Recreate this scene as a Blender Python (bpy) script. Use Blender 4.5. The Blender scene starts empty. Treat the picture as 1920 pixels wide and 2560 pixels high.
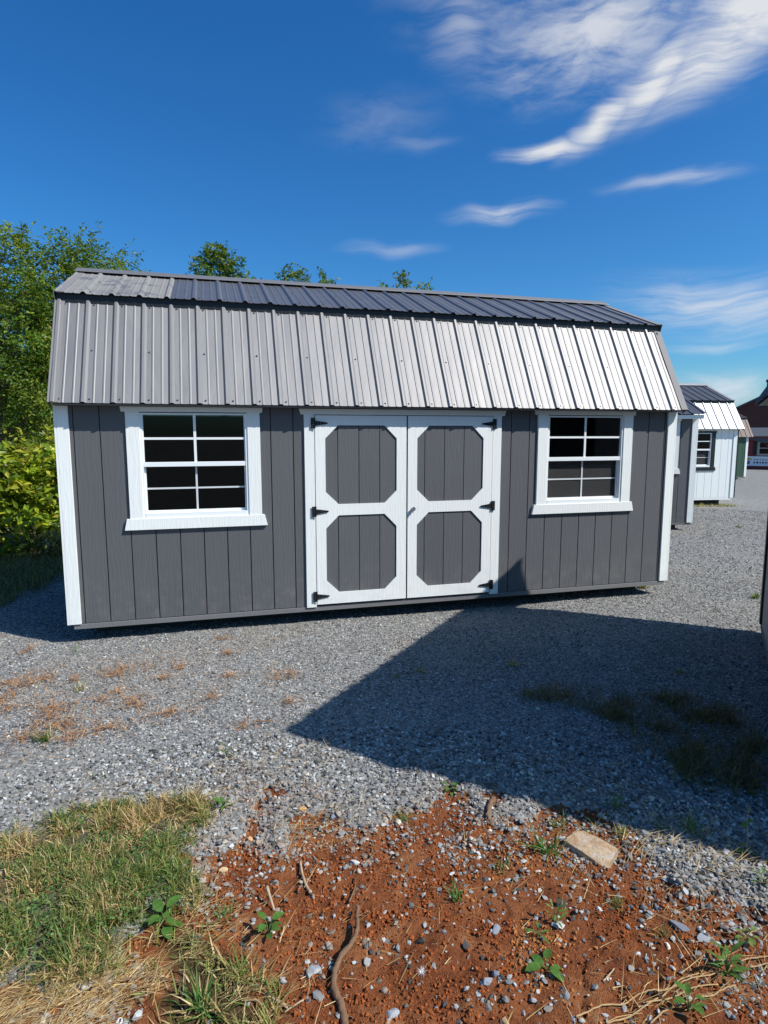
import bpy, bmesh, math, random
import numpy as np
from mathutils import Vector, Matrix

# ------------------------------------------------------------------ camera, sky, sun, exposure
scene = bpy.context.scene
R = math.radians
CAM = (1.249, -5.656, 1.812)
cam_data = bpy.data.cameras.new('camera')
cam = bpy.data.objects.new('camera', cam_data)
scene.collection.objects.link(cam)
scene.camera = cam
cam.location = CAM
cam.rotation_euler = (R(90 - 7.322), 0, R(-15.414))
cam_data.sensor_fit = 'VERTICAL'
cam_data.sensor_height = 24.0
cam_data.lens = 24.0 * 1534.5 / 2560.0
cam_data.clip_start = 0.05
cam_data.clip_end = 3000

SUN_AZ = R(127.7)        # clockwise from +Y
SUN_EL = R(45.5)
SKY_STRENGTH = 0.071
scene.view_settings.view_transform = 'Standard'
scene.view_settings.look = 'None'
scene.view_settings.gamma = 1.0
scene.view_settings.use_curve_mapping = False
scene.view_settings.exposure = 0.2
scene.render.engine = 'CYCLES'
scene.cycles.use_denoising = True
scene.cycles.max_bounces = 6
scene.cycles.diffuse_bounces = 3
scene.cycles.glossy_bounces = 3
scene.cycles.transmission_bounces = 4
scene.cycles.transparent_max_bounces = 8
scene.cycles.caustics_reflective = False
scene.cycles.caustics_refractive = False

sun_data = bpy.data.lights.new('sun', 'SUN')
sun_data.energy = 5.0
sun_data.angle = R(0.53)
sun_data.color = (1.0, 0.975, 0.93)
sun = bpy.data.objects.new('sun', sun_data)
scene.collection.objects.link(sun)
sdir = Vector((math.sin(SUN_AZ) * math.cos(SUN_EL), math.cos(SUN_AZ) * math.cos(SUN_EL), math.sin(SUN_EL)))
sun.rotation_euler = sdir.to_track_quat('Z', 'Y').to_euler()
sun.location = (6, -10, 12)


class NT:
    """small helper around a node tree"""
    def __init__(self, tree):
        self.t = tree; self.n = tree.nodes; self.l = tree.links

    def node(self, typ, ins=None, **props):
        nd = self.n.new(typ)
        for k, v in props.items():
            setattr(nd, k, v)
        for k, v in (ins or {}).items():
            self.set(nd.inputs[k], v)
        return nd

    def set(self, sock, v):
        if hasattr(v, 'is_linked') or hasattr(v, 'links'):
            self.l.new(v, sock)
        else:
            sock.default_value = v

    def math(self, op, a, b=None, c=None, clamp=False):
        nd = self.n.new('ShaderNodeMath'); nd.operation = op; nd.use_clamp = clamp
        self.set(nd.inputs[0], a)
        if b is not None: self.set(nd.inputs[1], b)
        if c is not None: self.set(nd.inputs[2], c)
        return nd.outputs[0]

    def maprange(self, v, a, b, c=0.0, d=1.0, typ='SMOOTHSTEP'):
        nd = self.n.new('ShaderNodeMapRange'); nd.interpolation_type = typ
        for k, x in zip(('Value', 'From Min', 'From Max', 'To Min', 'To Max'), (v, a, b, c, d)):
            self.set(nd.inputs[k], x)
        return nd.outputs[0]

    def noise(self, vec, scale, detail=4, rough=0.55, dist=0.0):
        nd = self.n.new('ShaderNodeTexNoise')
        self.set(nd.inputs['Vector'], vec); self.set(nd.inputs['Scale'], scale)
        nd.inputs['Detail'].default_value = detail; nd.inputs['Roughness'].default_value = rough
        nd.inputs['Distortion'].default_value = dist
        return nd.outputs['Fac']

    def mapping(self, vec, loc=(0, 0, 0), rot=(0, 0, 0), scale=(1, 1, 1), typ='POINT'):
        nd = self.n.new('ShaderNodeMapping'); nd.vector_type = typ
        self.set(nd.inputs['Vector'], vec)
        nd.inputs['Location'].default_value = loc; nd.inputs['Rotation'].default_value = rot
        nd.inputs['Scale'].default_value = scale
        return nd.outputs[0]

    def mix(self, fac, a, b, blend='MIX'):
        nd = self.n.new('ShaderNodeMix'); nd.data_type = 'RGBA'; nd.blend_type = blend
        self.set(nd.inputs[0], fac); self.set(nd.inputs[6], a); self.set(nd.inputs[7], b)
        return nd.outputs[2]

    def ramp(self, fac, stops):
        nd = self.n.new('ShaderNodeValToRGB')
        els = nd.color_ramp.elements
        while len(els) < len(stops): els.new(0.5)
        for e, (p, c) in zip(els, stops):
            e.position = p; e.color = c if len(c) == 4 else (*c, 1)
        self.set(nd.inputs[0], fac)
        return nd.outputs[0]


world = bpy.data.worlds.new('World')
scene.world = world
world.use_nodes = True
world.cycles.sampling_method = 'NONE'      # no disc in it: plain sampling is clean and much quicker


def build_world():
    t = NT(world.node_tree); t.n.clear()
    out = t.node('ShaderNodeOutputWorld')
    sky = t.node('ShaderNodeTexSky', sky_type='NISHITA', sun_disc=False, sun_elevation=SUN_EL, sun_rotation=SUN_AZ,
                 altitude=300.0, air_density=1.0, dust_density=1.4, ozone_density=1.5)
    tc = t.node('ShaderNodeTexCoord')
    d = tc.outputs['Generated']
    sep = t.node('ShaderNodeSeparateXYZ', {0: d})
    az = t.math('MULTIPLY', t.math('ARCTAN2', sep.outputs[0], sep.outputs[1]), 180 / math.pi)
    el = t.math('MULTIPLY', t.math('ARCSINE', sep.outputs[2]), 180 / math.pi)
    p = t.node('ShaderNodeCombineXYZ', {0: az, 1: el}).outputs[0]
    # wind-drawn warp so that the cloud edges fray
    n1 = t.node('ShaderNodeTexNoise', {'Vector': p, 'Scale': 0.14, 'Detail': 2.0, 'Roughness': 0.5}, noise_dimensions='2D')
    w1 = t.node('ShaderNodeVectorMath', {0: n1.outputs['Color'], 1: (0.5, 0.5, 0.5)}, operation='SUBTRACT').outputs[0]
    w1 = t.node('ShaderNodeVectorMath', {0: w1, 1: (3.4, 1.8, 0)}, operation='MULTIPLY').outputs[0]
    pw = t.node('ShaderNodeVectorMath', {0: p, 1: w1}, operation='ADD').outputs[0]

    def n2d(vec, scale, detail, rough, dist):
        nd = t.node('ShaderNodeTexNoise', {'Vector': vec, 'Scale': scale, 'Detail': detail, 'Roughness': rough, 'Distortion': dist}, noise_dimensions='2D')
        return nd.outputs['Fac']
    fib1 = n2d(t.mapping(pw, rot=(0, 0, R(-40)), scale=(0.11, 0.95, 1)), 1.0, 7.0, 0.60, 0.0)
    fib2 = n2d(t.mapping(pw, rot=(0, 0, R(-5)), scale=(0.11, 1.1, 1)), 1.2, 6.0, 0.60, 0.0)
    fib3 = n2d(t.mapping(pw, rot=(0, 0, R(24)), scale=(0.15, 0.55, 1)), 1.1, 7.0, 0.62, 0.15)

    def blob(a, e, ra, re, rot=0.0):
        m = t.mapping(pw, loc=(a, e, 0), rot=(0, 0, R(rot)), scale=(ra, re, 1), typ='TEXTURE')
        ln = t.node('ShaderNodeVectorMath', {0: m}, operation='LENGTH').outputs['Value']
        return t.maprange(ln, 1.0, 0.0)

    def dens(b, fib, gain, lo=0.26, hi=0.78, body=0.25):
        v = t.maprange(t.math('ADD', fib, t.math('MULTIPLY', b, body)), lo, hi + body * 0.6)
        return t.math('MULTIPLY', t.math('MULTIPLY', v, b), gain)

    layers = [
        # swept sheet running up to the right, with a long thin tail
        dens(blob(29.4, 22.35, 5.4, 1.0, 1), fib2, 1.15),
        dens(blob(33.4, 24.0, 5.2, 1.7, 36), fib1, 1.2),
        dens(blob(37.4, 26.2, 7.6, 2.7, 33), fib1, 1.2),
        dens(blob(41.5, 26.6, 9.5, 3.4, 22), fib1, 1.15),
        dens(blob(45.0, 28.6, 13.0, 5.2, 16), fib3, 1.2),
        # thin veil above it
        dens(blob(33.5, 29.6, 15.0, 6.0, 6), fib3, 0.85, 0.36, 0.78),
        dens(blob(22.5, 30.6, 4.5, 4.2, 30), fib1, 0.42, 0.36, 0.80),
        dens(blob(41.0, 33.8, 30.0, 6.5, 3), fib3, 1.05, 0.34, 0.80),
        # small lenses and wisps
        dens(blob(25.4, 18.4, 6.4, 1.15, 2), fib2, 0.78),
        dens(blob(39.3, 19.5, 6.8, 1.0, -2), fib2, 0.5),
        dens(blob(43.5, 9.9, 12.0, 3.6, -8), fib2, 0.75),
        dens(blob(43.0, 6.9, 6.5, 0.8, 0), fib2, 0.45),
        dens(blob(43.6, 3.4, 6.2, 2.6, 0), fib3, 0.95),
        dens(blob(16.0, 16.0, 6.0, 0.9, 0), fib2, 0.34),
        dens(blob(15.0, 25.2, 8.5, 3.2, 4), fib3, 0.15, 0.34, 0.8),
        dens(blob(18.5, 23.7, 5.5, 1.1, -4), fib2, 0.16),
    ]
    m = layers[0]
    for x in layers[1:]:
        m = t.math('MAXIMUM', m, x)
    # the same thin cirrus goes on over the rest of the sky
    pl = t.mapping(d, scale=(1.6, 3.2, 5.0), rot=(0, 0, R(35)))
    rest = t.maprange(t.noise(pl, 1.4, 3, 0.6, 0.6), 0.55, 0.85, 0.0, 0.5)
    far = t.maprange(t.math('ABSOLUTE', t.math('SUBTRACT', az, 15.0)), 40.0, 55.0)
    high = t.maprange(el, 36.0, 44.0)
    rest = t.math('MULTIPLY', rest, t.math('MAXIMUM', far, high))
    rest = t.math('MULTIPLY', rest, t.maprange(el, 2.0, 10.0))
    m = t.math('MAXIMUM', m, rest, clamp=True)
    hs = t.node('ShaderNodeHueSaturation', {'Hue': 0.5, 'Saturation': 1.36, 'Value': 1.0, 'Color': sky.outputs[0]})
    cloudcol = t.mix(t.maprange(el, 0, 15), (8.4, 9.3, 10.6, 1), (9.0, 9.3, 9.8, 1))
    skyc = t.mix(1.0, hs.outputs[0], (0.72, 1.36, 1.76, 1), 'MULTIPLY')
    col = t.mix(m, skyc, cloudcol)
    bg = t.node('ShaderNodeBackground', {'Color': col, 'Strength': SKY_STRENGTH})
    t.l.new(bg.outputs[0], out.inputs[0])


build_world()

# ------------------------------------------------------------------ helpers
rng = np.random.default_rng(7)
random.seed(7)
COLL = scene.collection


def link(o, parent=None):
    COLL.objects.link(o)
    if parent is not None:
        o.parent = parent
    return o


def tag(o, label=None, cat=None, group=None, kind=None):
    for k, v in (('label', label), ('category', cat), ('group', group), ('kind', kind)):
        if v is not None: o[k] = v
    return o


def empty(name, loc=(0, 0, 0), rz=0.0, parent=None):
    o = bpy.data.objects.new(name, None)
    o.location = loc; o.rotation_euler = (0, 0, rz)
    o.empty_display_size = 0.1
    return link(o, parent)


class MB:
    def __init__(self):
        self.v = []; self.f = []

    def add(self, v, f):
        o = len(self.v)
        self.v += [tuple(map(float, p)) for p in v]
        self.f += [tuple(i + o for i in q) for q in f]
        return self

    def box(self, x0, x1, y0, y1, z0, z1):
        v = [(x0, y0, z0), (x1, y0, z0), (x1, y1, z0), (x0, y1, z0), (x0, y0, z1), (x1, y0, z1), (x1, y1, z1), (x0, y1, z1)]
        f = [(0, 3, 2, 1), (4, 5, 6, 7), (0, 1, 5, 4), (1, 2, 6, 5), (2, 3, 7, 6), (3, 0, 4, 7)]
        return self.add(v, f)

    def prism_y(self, poly, y0, y1):
        """polygon of (x, z), counter-clockwise seen from -y, extruded along y"""
        n = len(poly)
        v = [(x, y0, z) for x, z in poly] + [(x, y1, z) for x, z in poly]
        f = [tuple(range(n)), tuple(range(2 * n - 1, n - 1, -1))]
        f += [(i, i + n, (i + 1) % n + n, (i + 1) % n) for i in range(n)]
        return self.add(v, f)

    def prism_x(self, poly, x0, x1):
        n = len(poly)
        v = [(x0, y, z) for y, z in poly] + [(x1, y, z) for y, z in poly]
        f = [tuple(range(n)), tuple(range(2 * n - 1, n - 1, -1))]
        f += [(i, i + n, (i + 1) % n + n, (i + 1) % n) for i in range(n)]
        return self.add(v, f)

    def tube(self, pts, rad, sides=7, cap=True):
        pts = [Vector(p) for p in pts]; n = len(pts)
        o = len(self.v)
        ref = Vector((0.31, 0.77, 0.55)).normalized()
        for i, p in enumerate(pts):
            d = (pts[min(i + 1, n - 1)] - pts[max(i - 1, 0)]).normalized()
            a = d.cross(ref)
            if a.length < 1e-3: a = d.cross(Vector((1, 0, 0)))
            a.normalize(); b = d.cross(a)
            r = rad[i] if hasattr(rad, '__len__') else rad
            for k in range(sides):
                an = 2 * math.pi * k / sides
                self.v.append(tuple(p + a * (r * math.cos(an)) + b * (r * math.sin(an))))
        for i in range(n - 1):
            for k in range(sides):
                k2 = (k + 1) % sides
                self.f.append((o + i * sides + k, o + i * sides + k2, o + (i + 1) * sides + k2, o + (i + 1) * sides + k))
        if cap:
            self.f.append(tuple(o + k for k in range(sides))[::-1])
            self.f.append(tuple(o + (n - 1) * sides + k for k in range(sides)))
        return self

    def build(self, name, mat, parent=None, smooth=False, bevel=0.0, loc=None):
        me = bpy.data.meshes.new(name)
        me.from_pydata(self.v, [], self.f)
        bm = bmesh.new(); bm.from_mesh(me)
        bmesh.ops.recalc_face_normals(bm, faces=bm.faces)
        if bevel > 0:
            bmesh.ops.bevel(bm, geom=list(bm.edges), offset=bevel, segments=1, affect='EDGES', clamp_overlap=True)
        bm.to_mesh(me); bm.free()
        if mat is not None: me.materials.append(mat)
        if smooth:
            me.polygons.foreach_set('use_smooth', [True] * len(me.polygons))
        o = bpy.data.objects.new(name, me)
        if loc is not None: o.location = loc
        return link(o, parent)


def mesh_np(name, V, F, mat, parent=None, col=None, smooth=False, colname='tint'):
    """big meshes straight from arrays; col is one RGBA per vertex"""
    V = np.asarray(V, np.float32); F = np.asarray(F, np.int32)
    me = bpy.data.meshes.new(name)
    k = F.shape[1]
    me.vertices.add(len(V)); me.vertices.foreach_set('co', V.ravel())
    me.loops.add(F.size); me.loops.foreach_set('vertex_index', F.ravel())
    me.polygons.add(len(F))
    me.polygons.foreach_set('loop_start', np.arange(0, F.size, k, dtype=np.int32))
    me.polygons.foreach_set('loop_total', np.full(len(F), k, np.int32))
    me.polygons.foreach_set('use_smooth', np.full(len(F), smooth, bool))
    me.update(calc_edges=True)
    if col is not None:
        a = me.color_attributes.new(colname, 'FLOAT_COLOR', 'POINT')
        a.data.foreach_set('color', np.asarray(col, np.float32).ravel())
    me.materials.append(mat)
    o = bpy.data.objects.new(name, me)
    return link(o, parent)


# numpy value noise -------------------------------------------------
def vnoise(x, y, seed=0):
    x = np.asarray(x, float); y = np.asarray(y, float)
    xi = np.floor(x).astype(np.int64); yi = np.floor(y).astype(np.int64)
    xf = x - xi; yf = y - yi
    u = xf * xf * (3 - 2 * xf); w = yf * yf * (3 - 2 * yf)

    def h(a, b):
        n = (a * 374761393 + b * 668265263 + seed * 982451653) & 0x7fffffff
        n = ((n ^ (n >> 13)) * 1274126177) & 0x7fffffff
        return ((n ^ (n >> 16)) & 0xffff) / 65535.0
    return (h(xi, yi) * (1 - u) + h(xi + 1, yi) * u) * (1 - w) + (h(xi, yi + 1) * (1 - u) + h(xi + 1, yi + 1) * u) * w


def fbm(x, y, scale, octaves=4, seed=0, gain=0.5):
    s = 0; a = 1; t = 0
    for i in range(octaves):
        s = s + a * vnoise(x * scale, y * scale, seed + i * 17); t += a
        a *= gain; scale *= 2.03
    return s / t


def sdist(px, py, poly):
    """signed distance to a polygon, negative inside"""
    px = np.asarray(px, float); py = np.asarray(py, float)
    d = np.full(px.shape, 1e9); ins = np.zeros(px.shape, bool)
    n = len(poly)
    for i in range(n):
        ax, ay = poly[i]; bx, by = poly[(i + 1) % n]
        ex, ey = bx - ax, by - ay
        L = ex * ex + ey * ey + 1e-12
        tt = np.clip(((px - ax) * ex + (py - ay) * ey) / L, 0, 1)
        d = np.minimum(d, np.hypot(px - ax - tt * ex, py - ay - tt * ey))
        c = ((ay > py) != (by > py)) & (px < ex * (py - ay) / (ey if abs(ey) > 1e-12 else 1e-12) + ax)
        ins ^= c
    return np.where(ins, -d, d)


def sstep(a, b, x):
    t = np.clip((x - a) / (b - a), 0, 1)
    return t * t * (3 - 2 * t)


# ------------------------------------------------------------------ materials
def new_mat(name):
    m = bpy.data.materials.new(name); m.use_nodes = True
    t = NT(m.node_tree)
    bsdf = t.n['Principled BSDF']
    return m, t, bsdf


def bump(t, bsdf, height, strength, dist=0.01, normal=None):
    b = t.node('ShaderNodeBump', {'Height': height, 'Strength': strength, 'Distance': dist})
    if normal is not None: t.l.new(normal, b.inputs['Normal'])
    t.l.new(b.outputs[0], bsdf.inputs['Normal'])
    return b.outputs[0]


def obj_coords(t):
    tc = t.node('ShaderNodeTexCoord')
    oi = t.node('ShaderNodeObjectInfo')
    off = t.math('MULTIPLY', oi.outputs['Random'], 37.0)
    c = t.node('ShaderNodeCombineXYZ', {0: off, 1: off, 2: off}).outputs[0]
    v = t.node('ShaderNodeVectorMath', {0: tc.outputs['Object'], 1: c}, operation='ADD').outputs[0]
    return v, tc.outputs['Object'], oi.outputs['Random']


def paint_wood(name, col, rough=0.55, grain=0.5, var=0.06, dirt=0.0):
    """painted, wood-grain embossed engineered siding"""
    m, t, b = new_mat(name)
    v, raw, rnd = obj_coords(t)
    g1 = t.noise(t.mapping(v, scale=(70, 70, 5.5)), 1.0, 5, 0.6, 1.2)
    g2 = t.noise(t.mapping(v, scale=(260, 260, 16)), 1.0, 3, 0.6, 0.3)
    w = t.node('ShaderNodeTexWave', {'Vector': t.mapping(v, scale=(1, 1, 0.13)), 'Scale': 9.0, 'Distortion': 14.0, 'Detail': 3.0, 'Detail Scale': 1.6}, bands_direction='X')
    hgt = t.math('ADD', t.math('ADD', t.math('MULTIPLY', g1, 0.6), t.math('MULTIPLY', g2, 0.35)), t.math('MULTIPLY', w.outputs['Fac'], 0.3))
    bump(t, b, hgt, grain, 0.004)
    big = t.noise(v, 2.2, 4, 0.6)
    val = t.math('ADD', t.math('MULTIPLY', t.math('SUBTRACT', big, 0.5), var * 2.0), t.math('MULTIPLY', t.math('SUBTRACT', rnd, 0.5), var))
    val = t.math('ADD', val, t.math('MULTIPLY', t.math('SUBTRACT', g2, 0.5), var * 2.2))
    val = t.math('ADD', val, 1.0)
    c = t.node('ShaderNodeVectorMath', {0: (*col,), 'Scale': val}, operation='SCALE')
    cc = c.outputs[0]
    if dirt > 0:
        sp = t.node('ShaderNodeSeparateXYZ', {0: raw})
        spl = t.math('MULTIPLY', t.maprange(sp.outputs[2], 0.75, 0.15), t.maprange(t.noise(v, 9.0, 5, 0.65), 0.42, 0.75))
        cc = t.mix(t.math('MULTIPLY', spl, dirt), cc, (0.30, 0.255, 0.21, 1))
    t.l.new(cc, b.inputs['Base Color'])
    t.l.new(t.maprange(g1, 0.3, 0.7, rough - 0.06, rough + 0.08, 'LINEAR'), b.inputs['Roughness'])
    b.inputs['Specular IOR Level'].default_value = 0.35
    return m


def metal_paint(name, col, rough=0.58, spec=0.4, metal=0.66, film=False, var=0.05):
    m, t, b = new_mat(name)
    v, raw, rnd = obj_coords(t)
    oil = t.noise(t.mapping(v, scale=(7, 3, 2.2)), 1.0, 3, 0.5, 0.6)
    fine = t.noise(v, 320, 2, 0.5)
    n1 = t.node('ShaderNodeBump', {'Height': oil, 'Strength': 0.13, 'Distance': 0.02})
    bump(t, b, fine, 0.03, 0.002, n1.outputs[0])
    dust = t.noise(t.mapping(v, scale=(3, 3, 1)), 2.0, 5, 0.65)
    val = t.math('ADD', 1.0 - var, t.math('MULTIPLY', dust, var * 2))
    c = t.node('ShaderNodeVectorMath', {0: (*col,), 'Scale': val}, operation='SCALE').outputs[0]
    if film:
        bl = t.noise(t.mapping(v, scale=(1.5, 2.2, 2.2)), 1.6, 5, 0.55, 0.4)
        ed = t.noise(v, 30, 3, 0.6)
        fm = t.maprange(t.math('ADD', bl, t.math('MULTIPLY', ed, 0.12)), 0.68, 0.54)
        c = t.mix(t.math('MULTIPLY', fm, 0.9), c, (0.225, 0.215, 0.20, 1))
        t.l.new(t.math('MULTIPLY', metal, t.math('SUBTRACT', 1.0, t.math('MULTIPLY', fm, 0.9))), b.inputs['Metallic'])
        t.l.new(t.math('ADD', rough, t.math('MULTIPLY', fm, 0.2)), b.inputs['Roughness'])
    else:
        t.l.new(t.math('ADD', rough - 0.04, t.math('MULTIPLY', dust, 0.08)), b.inputs['Roughness'])
    t.l.new(c, b.inputs['Base Color'])
    b.inputs['Specular IOR Level'].default_value = spec
    if not film: b.inputs['Metallic'].default_value = metal
    return m


def plain(name, col, rough=0.6, spec=0.3, nscale=12.0, var=0.15, bmp=0.15, metal=0.0):
    m, t, b = new_mat(name)
    v, raw, rnd = obj_coords(t)
    n = t.noise(v, nscale, 5, 0.6)
    val = t.math('ADD', 1.0 - var, t.math('MULTIPLY', n, var * 2))
    c = t.node('ShaderNodeVectorMath', {0: (*col,), 'Scale': val}, operation='SCALE')
    t.l.new(c.outputs[0], b.inputs['Base Color'])
    b.inputs['Roughness'].default_value = rough
    b.inputs['Specular IOR Level'].default_value = spec
    b.inputs['Metallic'].default_value = metal
    if bmp > 0: bump(t, b, t.noise(v, nscale * 6, 4, 0.6), bmp, 0.005)
    return m


def glass_mat(name, tint=(0.30, 0.32, 0.33)):
    m, t, b = new_mat(name)
    t.n.remove(b)
    out = t.n['Material Output']
    fr = t.node('ShaderNodeFresnel', {'IOR': 1.5})
    tr = t.node('ShaderNodeBsdfTransparent', {'Color': (*tint, 1)})
    gl = t.node('ShaderNodeBsdfGlossy', {'Color': (1, 1, 1, 1), 'Roughness': 0.02})
    mx = t.node('ShaderNodeMixShader', {0: t.math('MULTIPLY', fr.outputs[0], 0.4), 1: tr.outputs[0], 2: gl.outputs[0]})
    t.l.new(mx.outputs[0], out.inputs[0])
    return m


def screen_mat(name):
    """fine insect mesh: dark grey threads with open holes"""
    m, t, b = new_mat(name)
    out = t.n['Material Output']
    b.inputs['Base Color'].default_value = (0.065, 0.06, 0.058, 1); b.inputs['Roughness'].default_value = 0.6
    tr = t.node('ShaderNodeBsdfTransparent')
    mx = t.node('ShaderNodeMixShader', {0: 0.36, 1: tr.outputs[0], 2: b.outputs[0]})
    t.l.new(mx.outputs[0], out.inputs[0])
    return m


def leaf_mat(name, trans=0.35, rough=0.45, spec=0.35):
    m, t, b = new_mat(name)
    out = t.n['Material Output']
    at = t.node('ShaderNodeAttribute', attribute_name='tint')
    t.l.new(at.outputs['Color'], b.inputs['Base Color'])
    b.inputs['Roughness'].default_value = rough
    b.inputs['Specular IOR Level'].default_value = spec
    tl = t.node('ShaderNodeBsdfTranslucent', {'Color': t.mix(1.0, at.outputs['Color'], (1.5, 1.45, 0.7, 1), 'MULTIPLY')})
    mx = t.node('ShaderNodeMixShader', {0: trans, 1: b.outputs[0], 2: tl.outputs[0]})
    t.l.new(mx.outputs[0], out.inputs[0])
    return m


def tint_mat(name, rough=0.8, spec=0.25, bscale=90.0, bstr=0.4, vary=0.3):
    m, t, b = new_mat(name)
    at = t.node('ShaderNodeAttribute', attribute_name='tint')
    v, raw, rnd = obj_coords(t)
    n = t.noise(raw, bscale, 4, 0.6)
    c = t.node('ShaderNodeVectorMath', {0: at.outputs['Vector'], 'Scale': t.math('ADD', 1 - vary, t.math('MULTIPLY', n, vary * 2))}, operation='SCALE')
    t.l.new(c.outputs[0], b.inputs['Base Color'])
    b.inputs['Roughness'].default_value = rough
    b.inputs['Specular IOR Level'].default_value = spec
    bump(t, b, n, bstr, 0.003)
    return m


M = {}
M['siding'] = paint_wood('grey_siding_paint', (0.104, 0.105, 0.109), 0.64, 0.5, 0.07, dirt=0.22)
M['white'] = paint_wood('white_trim_paint', (0.81, 0.815, 0.775), 0.5, 0.45, 0.03, dirt=0.14)
M['white_siding'] = paint_wood('white_siding_paint', (0.79, 0.80, 0.77), 0.5, 0.35, 0.02)
M['green_siding'] = paint_wood('green_siding_paint', (0.045, 0.09, 0.055), 0.5, 0.35, 0.05)
M['red_siding'] = paint_wood('red_siding_paint', (0.22, 0.025, 0.03), 0.5, 0.35, 0.05)
M['tan_siding'] = paint_wood('light_grey_siding_paint', (0.32, 0.31, 0.30), 0.55, 0.4, 0.05)
M['black_trim'] = paint_wood('black_trim_paint', (0.012, 0.014, 0.017), 0.45, 0.3, 0.05)
M['rim'] = paint_wood('grey_rim_board', (0.16, 0.155, 0.155), 0.65, 0.4, 0.08)
M['groove'] = plain('groove_backing', (0.05, 0.048, 0.052), 0.8, 0.1)
M['groove_white'] = plain('groove_backing_white', (0.5, 0.5, 0.5), 0.8, 0.1)
M['roof'] = metal_paint('charcoal_roof_metal', (0.272, 0.262, 0.257), 0.63, 0.35, 0.82)
M['roof_top'] = metal_paint('charcoal_roof_metal_upper', (0.262, 0.255, 0.258), 0.47, 0.35, 0.84)
M['roof_edge'] = metal_paint('charcoal_edge_trim', (0.22, 0.205, 0.20), 0.62, 0.2, 0.0)
M['roof_film'] = metal_paint('charcoal_roof_metal_with_film', (0.272, 0.258, 0.250), 0.64, 0.35, 0.82, film=True)
M['roof_black'] = metal_paint('black_roof_metal', (0.13, 0.135, 0.15), 0.5, 0.4, 0.66)
M['roof_sunlit'] = metal_paint('sunlit_roof_metal', (0.40, 0.405, 0.41), 0.62, 0.4, 0.70)  # dark roof metal with the sun's glare put into a paler colour
M['roof_brown'] = metal_paint('brown_roof_metal', (0.085, 0.065, 0.055), 0.55, 0.3, 0.3)
M['roof_grey'] = metal_paint('grey_roof_metal', (0.085, 0.09, 0.10), 0.6, 0.2, 0.1)
M['screw'] = plain('screw_steel', (0.25, 0.245, 0.24), 0.35, 0.6, metal=0.7)
M['vinyl'] = plain('white_vinyl', (0.80, 0.82, 0.81), 0.4, 0.4, 4, 0.03, 0.02)
M['vinyl_shaded'] = plain('shaded_grid_vinyl', (0.62, 0.63, 0.63), 0.4, 0.4, 4, 0.03, 0.02)  # white vinyl again, its shade in the lower sash put into the colour
M['glass'] = glass_mat('window_glass')
M['screen'] = screen_mat('insect_screen')
M['iron'] = plain('black_iron', (0.008, 0.009, 0.010), 0.5, 0.3, 40, 0.3, 0.1)
M['steel'] = plain('brushed_steel', (0.55, 0.55, 0.55), 0.3, 0.5, metal=0.9)
M['skid'] = plain('weathered_skid_timber', (0.06, 0.05, 0.04), 0.85, 0.15, 8, 0.4, 0.5)
M['interior'] = plain('bare_interior_board', (0.055, 0.045, 0.036), 0.8, 0.15, 6, 0.3, 0.3)
M['bark'] = plain('grey_brown_bark', (0.13, 0.10, 0.075), 0.9, 0.15, 14, 0.4, 0.8)
M['leaf'] = leaf_mat('foliage', 0.42, 0.4, 0.3)
M['blade'] = leaf_mat('grass_blade', 0.3, 0.5, 0.3)
M['straw'] = leaf_mat('dry_straw', 0.15, 0.7, 0.2)
M['stone'] = tint_mat('crushed_stone', 0.8, 0.3, 70.0, 0.5, 0.25)
M['clod'] = tint_mat('red_clay_clods', 0.95, 0.05, 120.0, 0.6, 0.3)
M['wood_stick'] = plain('dead_root', (0.19, 0.11, 0.065), 0.85, 0.15, 25, 0.4, 0.8)
M['pale_stick'] = plain('bleached_stick', (0.44, 0.32, 0.2), 0.8, 0.2, 25, 0.3, 0.5)
M['vine'] = plain('dry_vine', (0.42, 0.27, 0.13), 0.8, 0.2, 25, 0.3, 0.5)


def brick_mat():
    m, t, b = new_mat('red_brown_brick')
    tc = t.node('ShaderNodeTexCoord')
    sp = t.node('ShaderNodeSeparateXYZ', {0: tc.outputs['Object']})
    vv = t.node('ShaderNodeCombineXYZ', {0: t.math('ADD', sp.outputs[0], sp.outputs[1]), 1: sp.outputs[2]}).outputs[0]
    br = t.node('ShaderNodeTexBrick', {'Vector': vv, 'Color1': (0.12, 0.032, 0.024, 1), 'Color2': (0.085, 0.026, 0.02, 1), 'Mortar': (0.11, 0.06, 0.05, 1),
                                       'Scale': 1.0, 'Mortar Size': 0.01, 'Brick Width': 0.22, 'Row Height': 0.075})
    t.l.new(br.outputs['Color'], b.inputs['Base Color'])
    b.inputs['Roughness'].default_value = 0.9
    bump(t, b, br.outputs['Fac'], 0.3, -0.01)
    return m


M['brick'] = brick_mat()


def slab_mat():
    m, t, b = new_mat('clay_stained_rock')
    v, raw, rnd = obj_coords(t)
    n = t.noise(v, 14, 7, 0.7, 0.8)
    c = t.ramp(n, [(0.28, (0.30, 0.15, 0.07)), (0.45, (0.44, 0.29, 0.165)), (0.58, (0.50, 0.40, 0.29)), (0.7, (0.52, 0.50, 0.47))])
    t.l.new(c, b.inputs['Base Color']); b.inputs['Roughness'].default_value = 0.85
    bump(t, b, t.noise(v, 34, 7, 0.75), 1.0, 0.014)
    return m


M['slab'] = slab_mat()

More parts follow.
